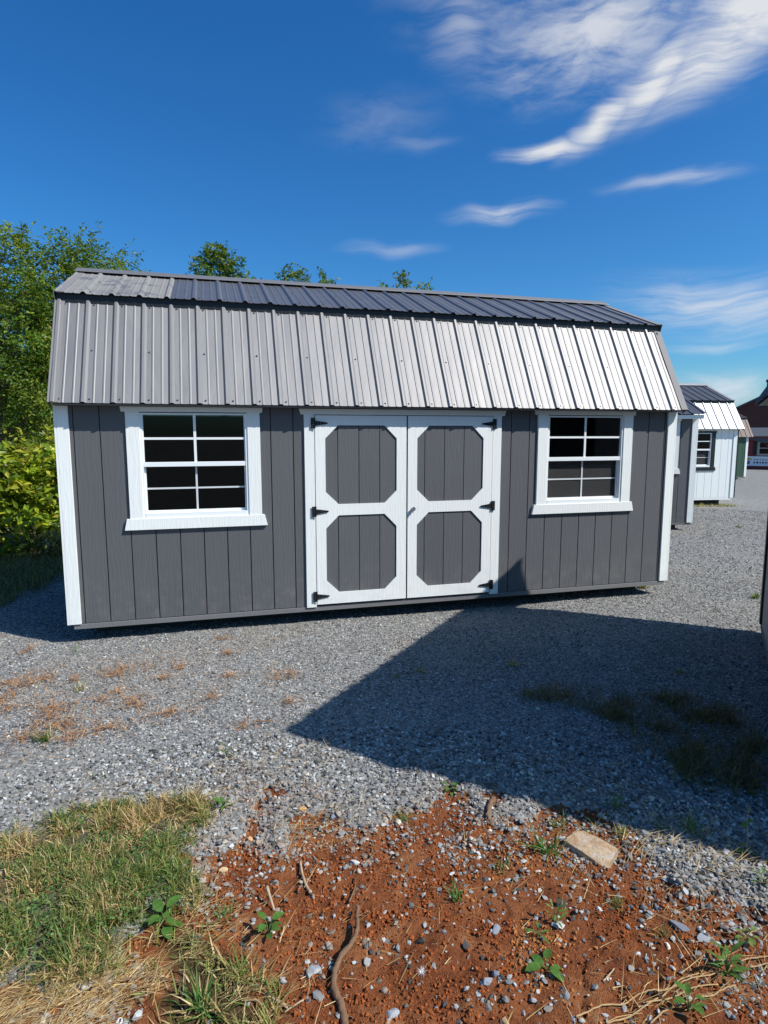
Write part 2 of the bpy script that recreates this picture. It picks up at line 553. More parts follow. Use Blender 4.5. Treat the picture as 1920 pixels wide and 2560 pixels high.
# ------------------------------------------------------------------ ground
GRASS = [(-0.6, -2.95), (0.151, -2.815), (0.27, -2.77), (0.367, -2.679), (0.573, -2.628), (0.79, -2.621), (0.962, -2.618), (1.119, -2.711), (1.153, -2.843), (1.096, -3.03), (1.071, -3.115), (1.121, -3.255), (1.106, -3.354), (0.949, -3.395), (0.9, -3.522), (0.815, -3.606), (0.692, -3.627), (0.502, -3.557), (-0.3, -3.48)]
GRASS2 = [(0.889, -3.434), (1.049, -3.399), (1.168, -3.489), (1.248, -3.619), (1.358, -3.766), (1.386, -3.87), (1.34, -4.2), (0.983, -4.2), (0.987, -3.793), (1.02, -3.672)]
STRAWZ = [(-0.2, -3.5), (0.685, -3.598), (0.853, -3.617), (0.977, -3.688), (0.827, -3.725), (0.767, -3.9), (0.3, -4.1)]
DIRT = [(-0.6, -3.47), (0.502, -3.557), (0.692, -3.627), (0.815, -3.606), (0.9, -3.522), (0.949, -3.395), (1.106, -3.354), (1.121, -3.255), (1.088, -3.074), (1.145, -3.044), (1.264, -3.029), (1.33, -2.928), (1.372, -2.752), (1.488, -2.67), (1.429, -2.883), (1.385, -3.046), (1.46, -3.131), (1.532, -2.948), (1.614, -2.906), (1.705, -3.032), (1.777, -3.104), (1.94, -3.149), (1.995, -3.112), (2.1, -3.031), (2.212, -3.014), (2.295, -2.987), (2.393, -2.866), (2.373, -3.009), (2.376, -3.199), (2.553, -3.318), (2.653, -3.221), (2.787, -3.183), (2.924, -3.211), (3.01, -3.292), (2.992, -3.388), (3.001, -3.509), (2.96, -3.637), (3.005, -3.776), (3.093, -3.84), (3.152, -3.895), (3.246, -4.018), (3.6, -4.3), (4.4, -5.2), (4.0, -7.5), (-2.5, -7.5)]
SHG1 = [(3.248, -1.981), (3.799, -2.093), (3.717, -2.263), (3.27, -2.102)]
SHG2 = [(3.601, -2.303), (4.117, -2.221), (4.517, -2.592), (4.257, -3.041), (3.867, -3.402), (3.556, -3.188), (3.602, -2.805)]
ISL = [(2.548, -3.037, 0.05), (2.535, -3.261, 0.06), (2.613, -3.418, 0.06), (1.46, -2.72, 0.05)]
LAWN = [(-0.75, 2.1), (-0.55, 3.4), (0.0, 5.0), (3, 6.2), (9, 7.0), (9, 60), (-60, 60), (-60, -3.0), (-3.5, -0.5), (-1.6, 0.6)]


def dirt_mask(x, y):
    sd = sdist(x, y, DIRT)
    for ix, iy, ir in ISL:
        sd = np.minimum(sd, np.hypot(x - ix, y - iy) - ir)
    sd = sd + (fbm(x, y, 6.0, 4, 3) - 0.5) * 0.20 + (fbm(x, y, 26.0, 3, 5) - 0.5) * 0.12
    return sstep(0.035, -0.035, sd), sd


def lawn_mask(x, y):
    sd = sdist(x, y, LAWN) + (fbm(x, y, 2.0, 4, 9) - 0.5) * 0.5
    gs = np.minimum(sdist(x, y, GRASS), sdist(x, y, GRASS2)) + 0.05 + (fbm(x, y, 8.0, 3, 13) - 0.5) * 0.12
    return np.maximum(sstep(0.12, -0.12, sd), sstep(0.04, -0.04, gs) * 0.85)


def ground_h(x, y):
    x = np.asarray(x, float); y = np.asarray(y, float)
    d = np.hypot(x - CAM[0], y - CAM[1])
    h = -0.015 * np.maximum(0, np.minimum(d, 70) - 15)
    near = sstep(14, 8, d)
    h = h + near * (fbm(x, y, 0.8, 3, 21) - 0.5) * 0.035
    dm, sd = dirt_mask(x, y)
    # loose gravel heaped along the clay edge, clay scraped a little lower
    h = h + 0.030 * np.exp(-((sd - 0.16) / 0.16) ** 2) * near - 0.012 * dm
    h = h + near * dm * ((fbm(x, y, 9.0, 3, 31) - 0.5) * 0.035 + (fbm(x, y, 30.0, 3, 37) - 0.5) * 0.030)
    ridge = np.abs(fbm(x, y, 3.2, 3, 41) - 0.5)
    h = h - dm * 0.016 * sstep(0.022, 0.0, ridge) * sstep(1.9, 2.3, x)          # drying cracks
    h = h + near * (1 - dm) * (fbm(x, y, 16.0, 2, 51) - 0.5) * 0.012
    return h


def gh(x, y):
    return float(ground_h(np.array([x]), np.array([y]))[0])


def axis(segs):
    out = [segs[0][0]]
    for a, b, st in segs:
        n = max(1, int(round((b - a) / st)))
        out += list(np.linspace(a, b, n + 1)[1:])
    return np.array(out)


def ground_mat():
    m, t, b = new_mat('gravel_clay_ground')
    tc = t.node('ShaderNodeTexCoord'); v = tc.outputs['Object']
    at = t.node('ShaderNodeAttribute', attribute_name='zone')
    sp = t.node('ShaderNodeSeparateColor', {0: at.outputs['Color']})
    dirt, lawn = sp.outputs[0], sp.outputs[1]
    # crushed stone seen from afar
    vo = t.node('ShaderNodeTexVoronoi', {'Vector': v, 'Scale': 68.0, 'Randomness': 1.0})
    vo2 = t.node('ShaderNodeTexVoronoi', {'Vector': v, 'Scale': 68.0}, feature='DISTANCE_TO_EDGE')
    s1 = t.node('ShaderNodeSeparateColor', {0: vo.outputs['Color']})
    grav = t.ramp(s1.outputs[0], [(0.0, (0.09, 0.09, 0.088)), (0.45, (0.20, 0.198, 0.19)), (0.8, (0.29, 0.283, 0.268)), (1.0, (0.44, 0.41, 0.365))])
    edge = t.maprange(vo2.outputs['Distance'], 0.0, 0.005, 0.5, 1.0)
    grav = t.mix(1.0, grav, t.node('ShaderNodeCombineXYZ', {0: edge, 1: edge, 2: edge}).outputs[0], 'MULTIPLY')
    big = t.noise(v, 0.9, 5, 0.62, 0.4)
    grav = t.mix(t.maprange(big, 0.38, 0.66, 0.03, 0.36), grav, (0.265, 0.242, 0.205, 1))
    # red clay
    n1 = t.noise(v, 5.0, 6, 0.65, 0.4); n2 = t.noise(v, 60.0, 5, 0.65)
    clay = t.ramp(n1, [(0.32, (0.14, 0.040, 0.016)), (0.46, (0.25, 0.076, 0.028)), (0.58, (0.33, 0.125, 0.050)), (0.72, (0.43, 0.24, 0.12))])
    clay = t.mix(t.maprange(n2, 0.35, 0.7, 0.0, 0.5), clay, (0.36, 0.135, 0.05, 1))
    lawnc = t.ramp(t.noise(v, 14.0, 5, 0.6), [(0.35, (0.05, 0.045, 0.02)), (0.6, (0.10, 0.085, 0.04)), (0.75, (0.19, 0.14, 0.07))])
    dn = t.maprange(t.math('ADD', dirt, t.math('MULTIPLY', t.math('SUBTRACT', t.noise(v, 38.0, 4, 0.6), 0.5), 0.9)), 0.36, 0.64)
    col = t.mix(dn, grav, clay)
    col = t.mix(lawn, col, lawnc)
    t.l.new(col, b.inputs['Base Color'])
    b.inputs['Roughness'].default_value = 0.92
    b.inputs['Specular IOR Level'].default_value = 0.15
    hg = t.math('MULTIPLY', t.maprange(vo2.outputs['Distance'], 0.0, 0.008), t.math('SUBTRACT', 1.0, dn))
    hc = t.math('MULTIPLY', t.math('ADD', t.noise(v, 140.0, 4, 0.7), t.math('MULTIPLY', n2, 1.3)), dn)
    bump(t, b, t.math('ADD', hg, hc), 1.0, 0.016)
    return m


def build_ground():
    xs = axis([(-900, -60, 60), (-60, -12, 4), (-12, -3, 0.5), (-3, 0.2, 0.06), (0.2, 3.8, 0.011), (3.8, 7.5, 0.06), (7.5, 30, 0.5), (30, 90, 4), (90, 900, 60)])
    ys = axis([(-900, -60, 60), (-60, -8, 4), (-8, -4.7, 0.25), (-4.7, -2.6, 0.011), (-2.6, 1.2, 0.05), (1.2, 8, 0.2), (8, 40, 0.6), (40, 100, 4), (100, 900, 60)])
    X, Y = np.meshgrid(xs, ys)
    x = X.ravel(); y = Y.ravel()
    z = ground_h(x, y)
    dm, sd = dirt_mask(x, y)
    lm = lawn_mask(x, y)
    V = np.stack([x, y, z], 1)
    nx, ny = len(xs), len(ys)
    i = (np.arange(ny - 1)[:, None] * nx + np.arange(nx - 1)[None, :]).ravel()
    F = np.stack([i, i + 1, i + nx + 1, i + nx], 1)
    col = np.stack([dm, lm, np.zeros_like(dm), np.ones_like(dm)], 1)
    g = mesh_np('ground', V, F, ground_mat(), col=col, smooth=True, colname='zone')
    tag(g, 'grey gravel yard with red clay showing in the foreground', 'ground', kind='structure')


build_ground()

ICO_V = []
_p = (1 + 5 ** 0.5) / 2
for a, bb in ((1, _p), (-1, _p), (1, -_p), (-1, -_p)):
    ICO_V += [(0, a, bb), (a, bb, 0), (bb, 0, a)]
ICO_V = np.array(ICO_V); ICO_V /= np.linalg.norm(ICO_V[0])
_bm = bmesh.new()
for q in ICO_V: _bm.verts.new(q)
bmesh.ops.convex_hull(_bm, input=_bm.verts)
_bm.verts.ensure_lookup_table(); _bm.verts.index_update()
ICO_F = np.array([[v.index for v in f.verts] for f in _bm.faces])
ICO_V = np.array([v.co[:] for v in _bm.verts])
_bm.free()


def rot_z_tilt(n, tilt):
    """n random rotation matrices: any heading, tilt about a random axis"""
    a = rng.uniform(0, 2 * np.pi, n); b = rng.normal(0, tilt, n); c = rng.uniform(0, 2 * np.pi, n)
    def rz(t):
        o = np.zeros((n, 3, 3)); o[:, 0, 0] = np.cos(t); o[:, 0, 1] = -np.sin(t); o[:, 1, 0] = np.sin(t); o[:, 1, 1] = np.cos(t); o[:, 2, 2] = 1
        return o
    rx = np.zeros((n, 3, 3)); rx[:, 0, 0] = 1; rx[:, 1, 1] = np.cos(b); rx[:, 1, 2] = -np.sin(b); rx[:, 2, 1] = np.sin(b); rx[:, 2, 2] = np.cos(b)
    return rz(a) @ rx @ rz(c)


def stones_mesh(name, x, y, size, cols, mat, flat=0.5, sink=0.25, tilt=0.45, jit=0.22):
    n = len(x)
    V = ICO_V[None] * (1 + rng.normal(0, jit, (n, 12, 1))) + rng.normal(0, jit * 0.35, (n, 12, 3))
    S = np.stack([np.ones(n), rng.uniform(0.55, 0.95, n), rng.uniform(0.6, 1.3, n) * flat], 1)
    V = V * (S * size[:, None] * 0.5)[:, None, :]
    V = np.einsum('nij,nkj->nki', rot_z_tilt(n, tilt), V)
    z = ground_h(x, y) + size * flat * (0.5 - sink)
    V = V + np.stack([x, y, z], 1)[:, None, :]
    F = (ICO_F[None] + (np.arange(n) * 12)[:, None, None]).reshape(-1, 3)
    C = np.repeat(np.concatenate([cols, np.ones((n, 1))], 1), 12, 0)
    return mesh_np(name, V.reshape(-1, 3), F, mat, col=C)


def in_view(x, y, margin=3.0):
    az = np.degrees(np.arctan2(x - CAM[0], y - CAM[1])) - 15.414
    return np.abs(az) < 32.1 + margin


def stone_cols(n, warm=0.12, contrast=1.0):
    l = np.clip(rng.normal(0.212, 0.11 * contrast, n), 0.05, 0.52)
    pale = rng.random(n) < 0.08
    l = np.where(pale, rng.uniform(0.38, 0.58, n), l)
    c = np.stack([l * 1.0, l * 1.0, l * 0.955], 1)
    w = rng.random(n) < warm
    c[w] = np.stack([l[w] * 1.2, l[w] * 1.02, l[w] * 0.78], 1)
    return c


def build_gravel():
    far = []
    O = np.array([(1, 0, 0), (-1, 0, 0), (0, 1, 0), (0, -1, 0), (0, 0, 1), (0, 0, -1)], float)
    OF = np.array([(0, 2, 4), (2, 1, 4), (1, 3, 4), (3, 0, 4), (2, 0, 5), (1, 2, 5), (3, 1, 5), (0, 3, 5)])
    # three distance bands, the stones of the far ones a little larger and fewer
    for band, (r0, r1, dens, s0, s1) in enumerate(((1.6, 3.6, 6200, 0.009, 0.028), (3.6, 5.6, 4600, 0.009, 0.022), (5.6, 8.8, 2400, 0.011, 0.023), (8.8, 17.0, 500, 0.018, 0.03))):
        area = (r1 * r1 - r0 * r0) * math.pi * 70 / 360
        n = int(area * dens)
        r = np.sqrt(rng.uniform(r0 * r0, r1 * r1, n)); a = np.radians(15.4 + rng.uniform(-35, 35, n))
        x = CAM[0] + r * np.sin(a); y = CAM[1] + r * np.cos(a)
        dm, sd = dirt_mask(x, y)
        p = np.where(sd > 0, 1.0 - 0.12 * np.exp(-sd / 0.08), 0.05 + 0.70 * np.exp(sd / 0.15) + 0.30 * sstep(2.55, 3.0, x) * np.exp(sd / 0.3))
        cl = fbm(x, y, 4.5, 3, 77)
        p = np.where(sd <= 0, p + 0.6 * sstep(0.56, 0.70, cl) * sstep(-1.3, -0.2, sd), p)
        gs = np.minimum(sdist(x, y, GRASS), sdist(x, y, GRASS2))
        p = np.where(gs < 0.02, p * 0.05, p)
        p = p * (1 - 0.85 * lawn_mask(x, y))
        # packed, dusty lanes where the fines have filled the gaps
        p = p * np.where(sd > 0.35, 1 - 0.45 * sstep(0.50, 0.66, fbm(x, y, 0.9, 3, 123)), 1)
        under = (x > 0.15) & (x < 5.95) & (y > 0.5) & (y < 3.2)      # not under the building
        keep = (rng.random(n) < p) & ~under
        x, y = x[keep], y[keep]
        u = rng.random(len(x))
        sz = s0 + (s1 - s0) * u ** 2.2
        big = rng.random(len(x)) < (0.05 if band == 0 else 0.02)
        sz = np.where(big, sz * 1.6, sz)
        c = stone_cols(len(x), contrast=(1.0 if band == 0 else 0.9))
        dm, sd = dirt_mask(x, y)
        stain = np.clip(np.exp(-np.abs(sd) / 0.10) * 0.5, 0, 1) * (rng.random(len(x)) < 0.6)
        stain = np.maximum(stain, 0.45 * sstep(0.60, 0.74, fbm(x, y, 1.3, 4, 131)) * (rng.random(len(x)) < 0.5))
        c = c * (1 - stain[:, None]) + np.array([0.30, 0.19, 0.11]) * stain[:, None]
        if band == 0:
            o = stones_mesh('gravel', x, y, sz, c, M['stone'], flat=0.5, sink=0.22)
            tag(o, 'coarse loose grey crushed stone along the edge of the clay', 'gravel', kind='stuff')
        else:
            n = len(x); far.append((x, y, sz, c))
    x, y, sz, c = (np.concatenate(q) for q in zip(*far)); n = len(x)
    V = O[None] * rng.uniform(0.7, 1.2, (n, 6, 1)) + rng.normal(0, 0.12, (n, 6, 3))
    V = V * (np.stack([np.ones(n), rng.uniform(0.6, 0.95, n), rng.uniform(0.4, 0.7, n)], 1) * (sz * 0.56)[:, None])[:, None, :]
    V = np.einsum('nij,nkj->nki', rot_z_tilt(n, 0.5), V) + np.stack([x, y, ground_h(x, y) + sz * 0.12], 1)[:, None]
    F = (OF[None] + (np.arange(n) * 6)[:, None, None]).reshape(-1, 3)
    o = mesh_np('gravel', V.reshape(-1, 3), F, M['stone'], col=np.repeat(np.concatenate([c, np.ones((n, 1))], 1), 6, 0))
    tag(o, 'fine grey gravel covering the yard in front of the sheds', 'gravel', kind='stuff')
    # crumbs of clay
    n = 110000
    x = rng.uniform(0.2, 4.2, n); y = rng.uniform(-4.7, -2.5, n)
    dm, sd = dirt_mask(x, y)
    cl = fbm(x, y, 6.0, 3, 91)
    k = (rng.random(n) < dm * (0.18 + 0.82 * sstep(0.40, 0.60, cl))) & in_view(x, y)
    k &= np.minimum(sdist(x, y, GRASS), sdist(x, y, GRASS2) + 0.03) > 0
    x, y = x[k], y[k]; n = len(x)
    sz = 0.0035 + 0.015 * rng.random(n) ** 4
    l = rng.uniform(0.7, 1.35, n)[:, None]
    base = np.where((fbm(x, y, 3.0, 3, 95) > 0.55)[:, None], np.array([0.37, 0.15, 0.052]), np.array([0.27, 0.080, 0.026]))
    O = np.array([(1, 0, 0), (-1, 0, 0), (0, 1, 0), (0, -1, 0), (0, 0, 1), (0, 0, -1)], float)
    OF = np.array([(0, 2, 4), (2, 1, 4), (1, 3, 4), (3, 0, 4), (2, 0, 5), (1, 2, 5), (3, 1, 5), (0, 3, 5)])
    V = O[None] * rng.uniform(0.6, 1.25, (n, 6, 1)) * (sz * 0.5)[:, None, None]
    V = np.einsum('nij,nkj->nki', rot_z_tilt(n, 0.9), V) + np.stack([x, y, ground_h(x, y) + sz * 0.2], 1)[:, None]
    F = (OF[None] + (np.arange(n) * 6)[:, None, None]).reshape(-1, 3)
    o = mesh_np('clay_crumbs', V.reshape(-1, 3), F, M['clod'], col=np.repeat(np.concatenate([base * l, np.ones((n, 1))], 1), 6, 0))
    tag(o, 'crumbs of red clay lying on the bare clay', 'soil', kind='stuff')


build_gravel()

# ------------------------------------------------------------------ shed kit
RIB = 0.2286


def rects_minus(x0, x1, z0, z1, holes):
    xs = sorted({x0, x1, *[min(max(h[0], x0), x1) for h in holes], *[min(max(h[1], x0), x1) for h in holes]})
    res = []
    for a, b in zip(xs[:-1], xs[1:]):
        if b - a < 1e-5: continue
        segs = [(z0, z1)]
        for h in holes:
            if h[0] < b - 1e-6 and h[1] > a + 1e-6:
                ns = []
                for s in segs:
                    if h[2] > s[0]: ns.append((s[0], min(s[1], h[2])))
                    if h[3] < s[1]: ns.append((max(s[0], h[3]), s[1]))
                segs = [s for s in ns if s[1] - s[0] > 1e-4]
        res += [(a, b, s[0], s[1]) for s in segs]
    return res


def board_polys(a, b, z0, z1, holes):
    """outline of one siding board where it runs past window and door openings"""
    hs = [h for h in holes if h[0] < b and h[1] > a]
    if not hs: return [[(a, z0), (b, z0), (b, z1), (a, z1)]]
    h = hs[0]
    low = h[2] > z0 + 0.03; top = h[3] < z1 - 0.08
    if h[0] <= a and h[1] >= b:
        r = []
        if low: r.append([(a, z0), (b, z0), (b, h[2]), (a, h[2])])
        if top: r.append([(a, h[3]), (b, h[3]), (b, z1), (a, z1)])
        return r
    if h[0] > a:      # opening bites into the right side
        p = [(a, z0), (b, z0), (b, h[2]), (h[0], h[2])] if low else [(a, z0), (h[0], z0)]
        p += [(h[0], h[3]), (b, h[3]), (b, z1), (a, z1)] if top else [(h[0], z1), (a, z1)]
        return [p]
    p = [(a, z0), (b, z0), (b, z1)]
    p += [(a, z1), (a, h[3]), (h[1], h[3])] if top else [(h[1], z1)]
    p += [(h[1], h[2]), (a, h[2])] if low else [(h[1], z0)]
    if not low: p = p[1:]
    return [p]


def roof_panel(parent, x0, x1, lo, hi, phase, mat, mats_screw=True, nt=7, side=-1, seed=0, screws=(0.035, 0.5, 0.965), lift=0.0):
    """ribbed sheet between the slope's lower edge lo=(y,z) and upper edge hi=(y,z)"""
    dy, dz = hi[0] - lo[0], hi[1] - lo[1]
    ln = math.hypot(dy, dz)
    ny, nz = (-dz / ln, dy / ln) if side < 0 else (dz / ln, -dy / ln)
    if nz < 0: ny, nz = -ny, -nz
    pr = []
    k0 = int(math.floor((x0 - phase) / RIB)) - 1; k1 = int(math.ceil((x1 - phase) / RIB)) + 1
    for k in range(k0, k1 + 1):
        c = phase + k * RIB
        for dx, h in ((-0.027, 0), (-0.010, 0.018), (0.010, 0.018), (0.027, 0)):
            pr.append((c + dx, h))
        for q in (0.0762, 0.1524):
            for dx, h in ((-0.010, 0), (-0.004, 0.0038), (0.004, 0.0038), (0.010, 0)):
                pr.append((c + q + dx, h))
    def hat(x):
        for (a, ha), (b, hb) in zip(pr[:-1], pr[1:]):
            if a <= x <= b:
                return ha + (hb - ha) * (x - a) / max(1e-9, b - a)
        return 0
    prof = [(x0, hat(x0))] + [p for p in pr if x0 + 1e-4 < p[0] < x1 - 1e-4] + [(x1, hat(x1))]
    rs = np.random.default_rng(seed)
    ph = rs.uniform(0, 6.28, 6)
    bow = [(rs.normal(0, 0.0011), rs.normal(0, 0.0014), rs.uniform(0, 6.28)) for _ in range(64)]
    nv = len(prof); V = []; th = 0.0025
    for j in range(nt + 1):
        t = j / nt
        for x, h in prof:
            w = 0.0016 * math.sin(3.1 * x + ph[0] + 4 * t) * math.sin(5.3 * t + ph[1]) + 0.0011 * math.sin(11 * x + ph[2]) * math.sin(9 * t + ph[3])
            u = (x - phase) / RIB; kk = int(math.floor(u)); u -= kk
            q1, q2, q3 = bow[kk % 64]
            w += q1 * math.sin(2 * math.pi * u) * (0.6 + 0.4 * math.cos(3 * t + q3)) + q2 * math.sin(math.pi * u) ** 2
            d = h + w + lift
            V.append((x, lo[0] + dy * t + ny * d, lo[1] + dz * t + nz * d))
    top = len(V)
    V += [(x, y - ny * th, z - nz * th) for x, y, z in V]
    F = []
    for j in range(nt):
        for i in range(nv - 1):
            a = j * nv + i
            F.append((a, a + 1, a + nv + 1, a + nv))
            F.append((top + a, top + a + nv, top + a + nv + 1, top + a + 1))
    for i in range(nv - 1):
        F.append((i, top + i, top + i + 1, i + 1))
        e = nt * nv + i
        F.append((e, e + 1, top + e + 1, top + e))
    for j in range(nt):
        a = j * nv; F.append((a, a + nv, top + a + nv, top + a))
        a = j * nv + nv - 1; F.append((a, top + a, top + a + nv, a + nv))
    mb = MB().add(V, F)
    o = mb.build('roof_panel', mat, parent)
    if mats_screw:
        sm = MB()
        for k in range(k0, k1 + 1):
            x = phase + k * RIB + 0.05
            if not (x0 + 0.02 < x < x1 - 0.02): continue
            for q, t in enumerate(screws):
                if q == 1 and k % 2: continue
                c = Vector((x, lo[0] + dy * t, lo[1] + dz * t)); n = Vector((0, ny, nz))
                sm.tube([c + n * (lift + 0.0), c + n * (lift + 0.0055)], 0.0085, 8)
                sm.tube([c + n * (lift + 0.005), c + n * (lift + 0.011)], 0.0048, 6)
        if sm.v:
            tag(sm.build('screw_heads', M['screw'], o), kind='stuff')
    return o


def make_window(root, x0, x1, z0, z1, casing_mat, casing=0.105, screen=True, head=True, sill_w=0.1, cas=('l', 'r')):
    """opening x0..x1, z0..z1; face of trim at y = 0"""
    w = empty('window', (0, 0, 0), 0, root)
    if 'l' in cas: MB().box(x0 - casing, x0 + 0.004, -0.003, 0.03, z0, z1 + 0.008).build('side_casing', casing_mat, w, bevel=0.002)
    if 'r' in cas: MB().box(x1 - 0.004, x1 + casing, -0.003, 0.03, z0, z1 + 0.008).build('side_casing', casing_mat, w, bevel=0.002)
    a, b = x0 - casing, x1 + casing
    if head:
        MB().prism_y([(a - 0.030, z1 + 0.0085), (b + 0.022, z1 + 0.0085), (b + 0.028, z1 + 0.052), (a - 0.038, z1 + 0.052)], -0.006, 0.03).build('head_casing', casing_mat, w, bevel=0.002)
    MB().prism_y([(a - 0.048, z0 - sill_w), (b + 0.048, z0 - sill_w), (b + 0.024, z0 - 0.0005), (a - 0.026, z0 - 0.0005)], -0.010, 0.03).build('sill', casing_mat, w, bevel=0.002)
    # vinyl unit
    fw = 0.022
    f = MB()
    f.box(x0, x0 + fw, 0.006, 0.075, z0, z1); f.box(x1 - fw, x1, 0.006, 0.075, z0, z1)
    f.box(x0 + fw, x1 - fw, 0.006, 0.075, z1 - fw * 0.7, z1); f.box(x0 + fw, x1 - fw, 0.002, 0.075, z0, z0 + fw * 1.9)
    f.build('window_frame', M['vinyl'], w)
    zm = z0 + (z1 - z0) * 0.513
    MB().box(x0 + fw, x1 - fw, 0.010, 0.045, zm - 0.020, zm + 0.020).build('meeting_rail', M['vinyl'], w, bevel=0.002)
    for xa in (x0 + fw, x1 - fw - 0.010):
        MB().box(xa, xa + 0.010, 0.014, 0.04, zm + 0.0205, z1 - fw * 0.7).build('sash_stile', M['vinyl'], w)
    s = MB()
    s.box(x0 + fw, x0 + fw + 0.014, 0.046, 0.07, z0 + fw * 1.9, zm - 0.0205); s.box(x1 - fw - 0.014, x1 - fw, 0.046, 0.07, z0 + fw * 1.9, zm - 0.0205)
    s.box(x0 + fw + 0.014, x1 - fw - 0.014, 0.046, 0.07, z0 + fw * 1.9, z0 + fw * 1.9 + 0.02)
    s.build('lower_sash', M['vinyl'], w)
    xm = 0.5 * (x0 + x1)
    gx0, gx1 = x0 + fw + 0.010, x1 - fw - 0.010
    for (za, zb, y, mt, gw) in ((zm + 0.02, z1 - fw * 0.7, 0.020, M['vinyl'], 0.011), (z0 + fw * 1.9 + 0.02, zm - 0.02, 0.055, M['vinyl_shaded'], 0.008)):
        zc = 0.5 * (za + zb)
        MB().box(xm - gw, xm + gw, y, y + 0.008, za, zb).build('muntin', mt, w)
        MB().box(gx0, xm - gw, y + 0.001, y + 0.007, zc - gw * 0.9, zc + gw * 0.9).build('muntin', mt, w)
        MB().box(xm + gw, gx1, y + 0.001, y + 0.007, zc - gw * 0.9, zc + gw * 0.9).build('muntin', mt, w)
        for (pa, pb) in ((gx0, xm), (xm, gx1)):
            for (qa, qb) in ((za, zc), (zc, zb)):
                MB().box(pa, pb, y + 0.0095, y + 0.0125, qa, qb).build('pane', M['glass'], w)
    if screen:
        MB().box(gx0, gx1, 0.0632, 0.0636, z0 + fw * 1.9 + 0.02, zm - 0.02).build('insect_screen', M['screen'], w)
    return w


def make_hinge(parent, x, z, sgn):
    """black strap hinge: butt plate on the jamb, tapering strap on the door"""
    h = MB()
    h.box(min(x, x + sgn * 0.034), max(x, x + sgn * 0.034), -0.016, -0.010, z - 0.048, z + 0.048)
    xa = x + sgn * 0.034
    poly = [(xa, z - 0.024), (xa + sgn * 0.118, z - 0.006), (xa + sgn * 0.124, z), (xa + sgn * 0.118, z + 0.006), (xa, z + 0.024)]
    h.prism_y(poly if sgn > 0 else poly[::-1], -0.017, -0.011)
    h.tube([(xa, -0.016, z - 0.05), (xa, -0.016, z + 0.05)], 0.006, 8)
    o = h.build('hinge', M['iron'], parent)
    s = MB()
    for dx, dz in ((0.010, 0.032), (0.022, 0.010), (0.010, -0.032), (0.022, -0.012), (0.056, 0.010), (0.056, -0.010), (0.088, 0.0)):
        c = Vector((x + sgn * dx, -0.0165, z + dz)); s.tube([c, c + Vector((0, -0.003, 0))], 0.0035, 6)
    tag(s.build('hinge_screws', M['screw'], o), kind='stuff')
    return o


def plate_with_holes(x0, x1, z0, z1, holes, y0, y1):
    bm = bmesh.new()
    def loop(pts):
        vs = [bm.verts.new((x, y0, z)) for x, z in pts]
        return [bm.edges.new((vs[i], vs[(i + 1) % len(vs)])) for i in range(len(vs))]
    ed = loop([(x0, z0), (x1, z0), (x1, z1), (x0, z1)])
    for h in holes: ed += loop(h)
    bmesh.ops.triangle_fill(bm, edges=ed, use_beauty=True)
    ex = bmesh.ops.extrude_face_region(bm, geom=list(bm.faces))
    vs = [g for g in ex['geom'] if isinstance(g, bmesh.types.BMVert)]
    bmesh.ops.translate(bm, verts=vs, vec=(0, y1 - y0, 0))
    bm.verts.index_update()
    V = [v.co[:] for v in bm.verts]; F = [tuple(v.index for v in f.verts) for f in bm.faces]
    bm.free()
    return MB().add(V, F)


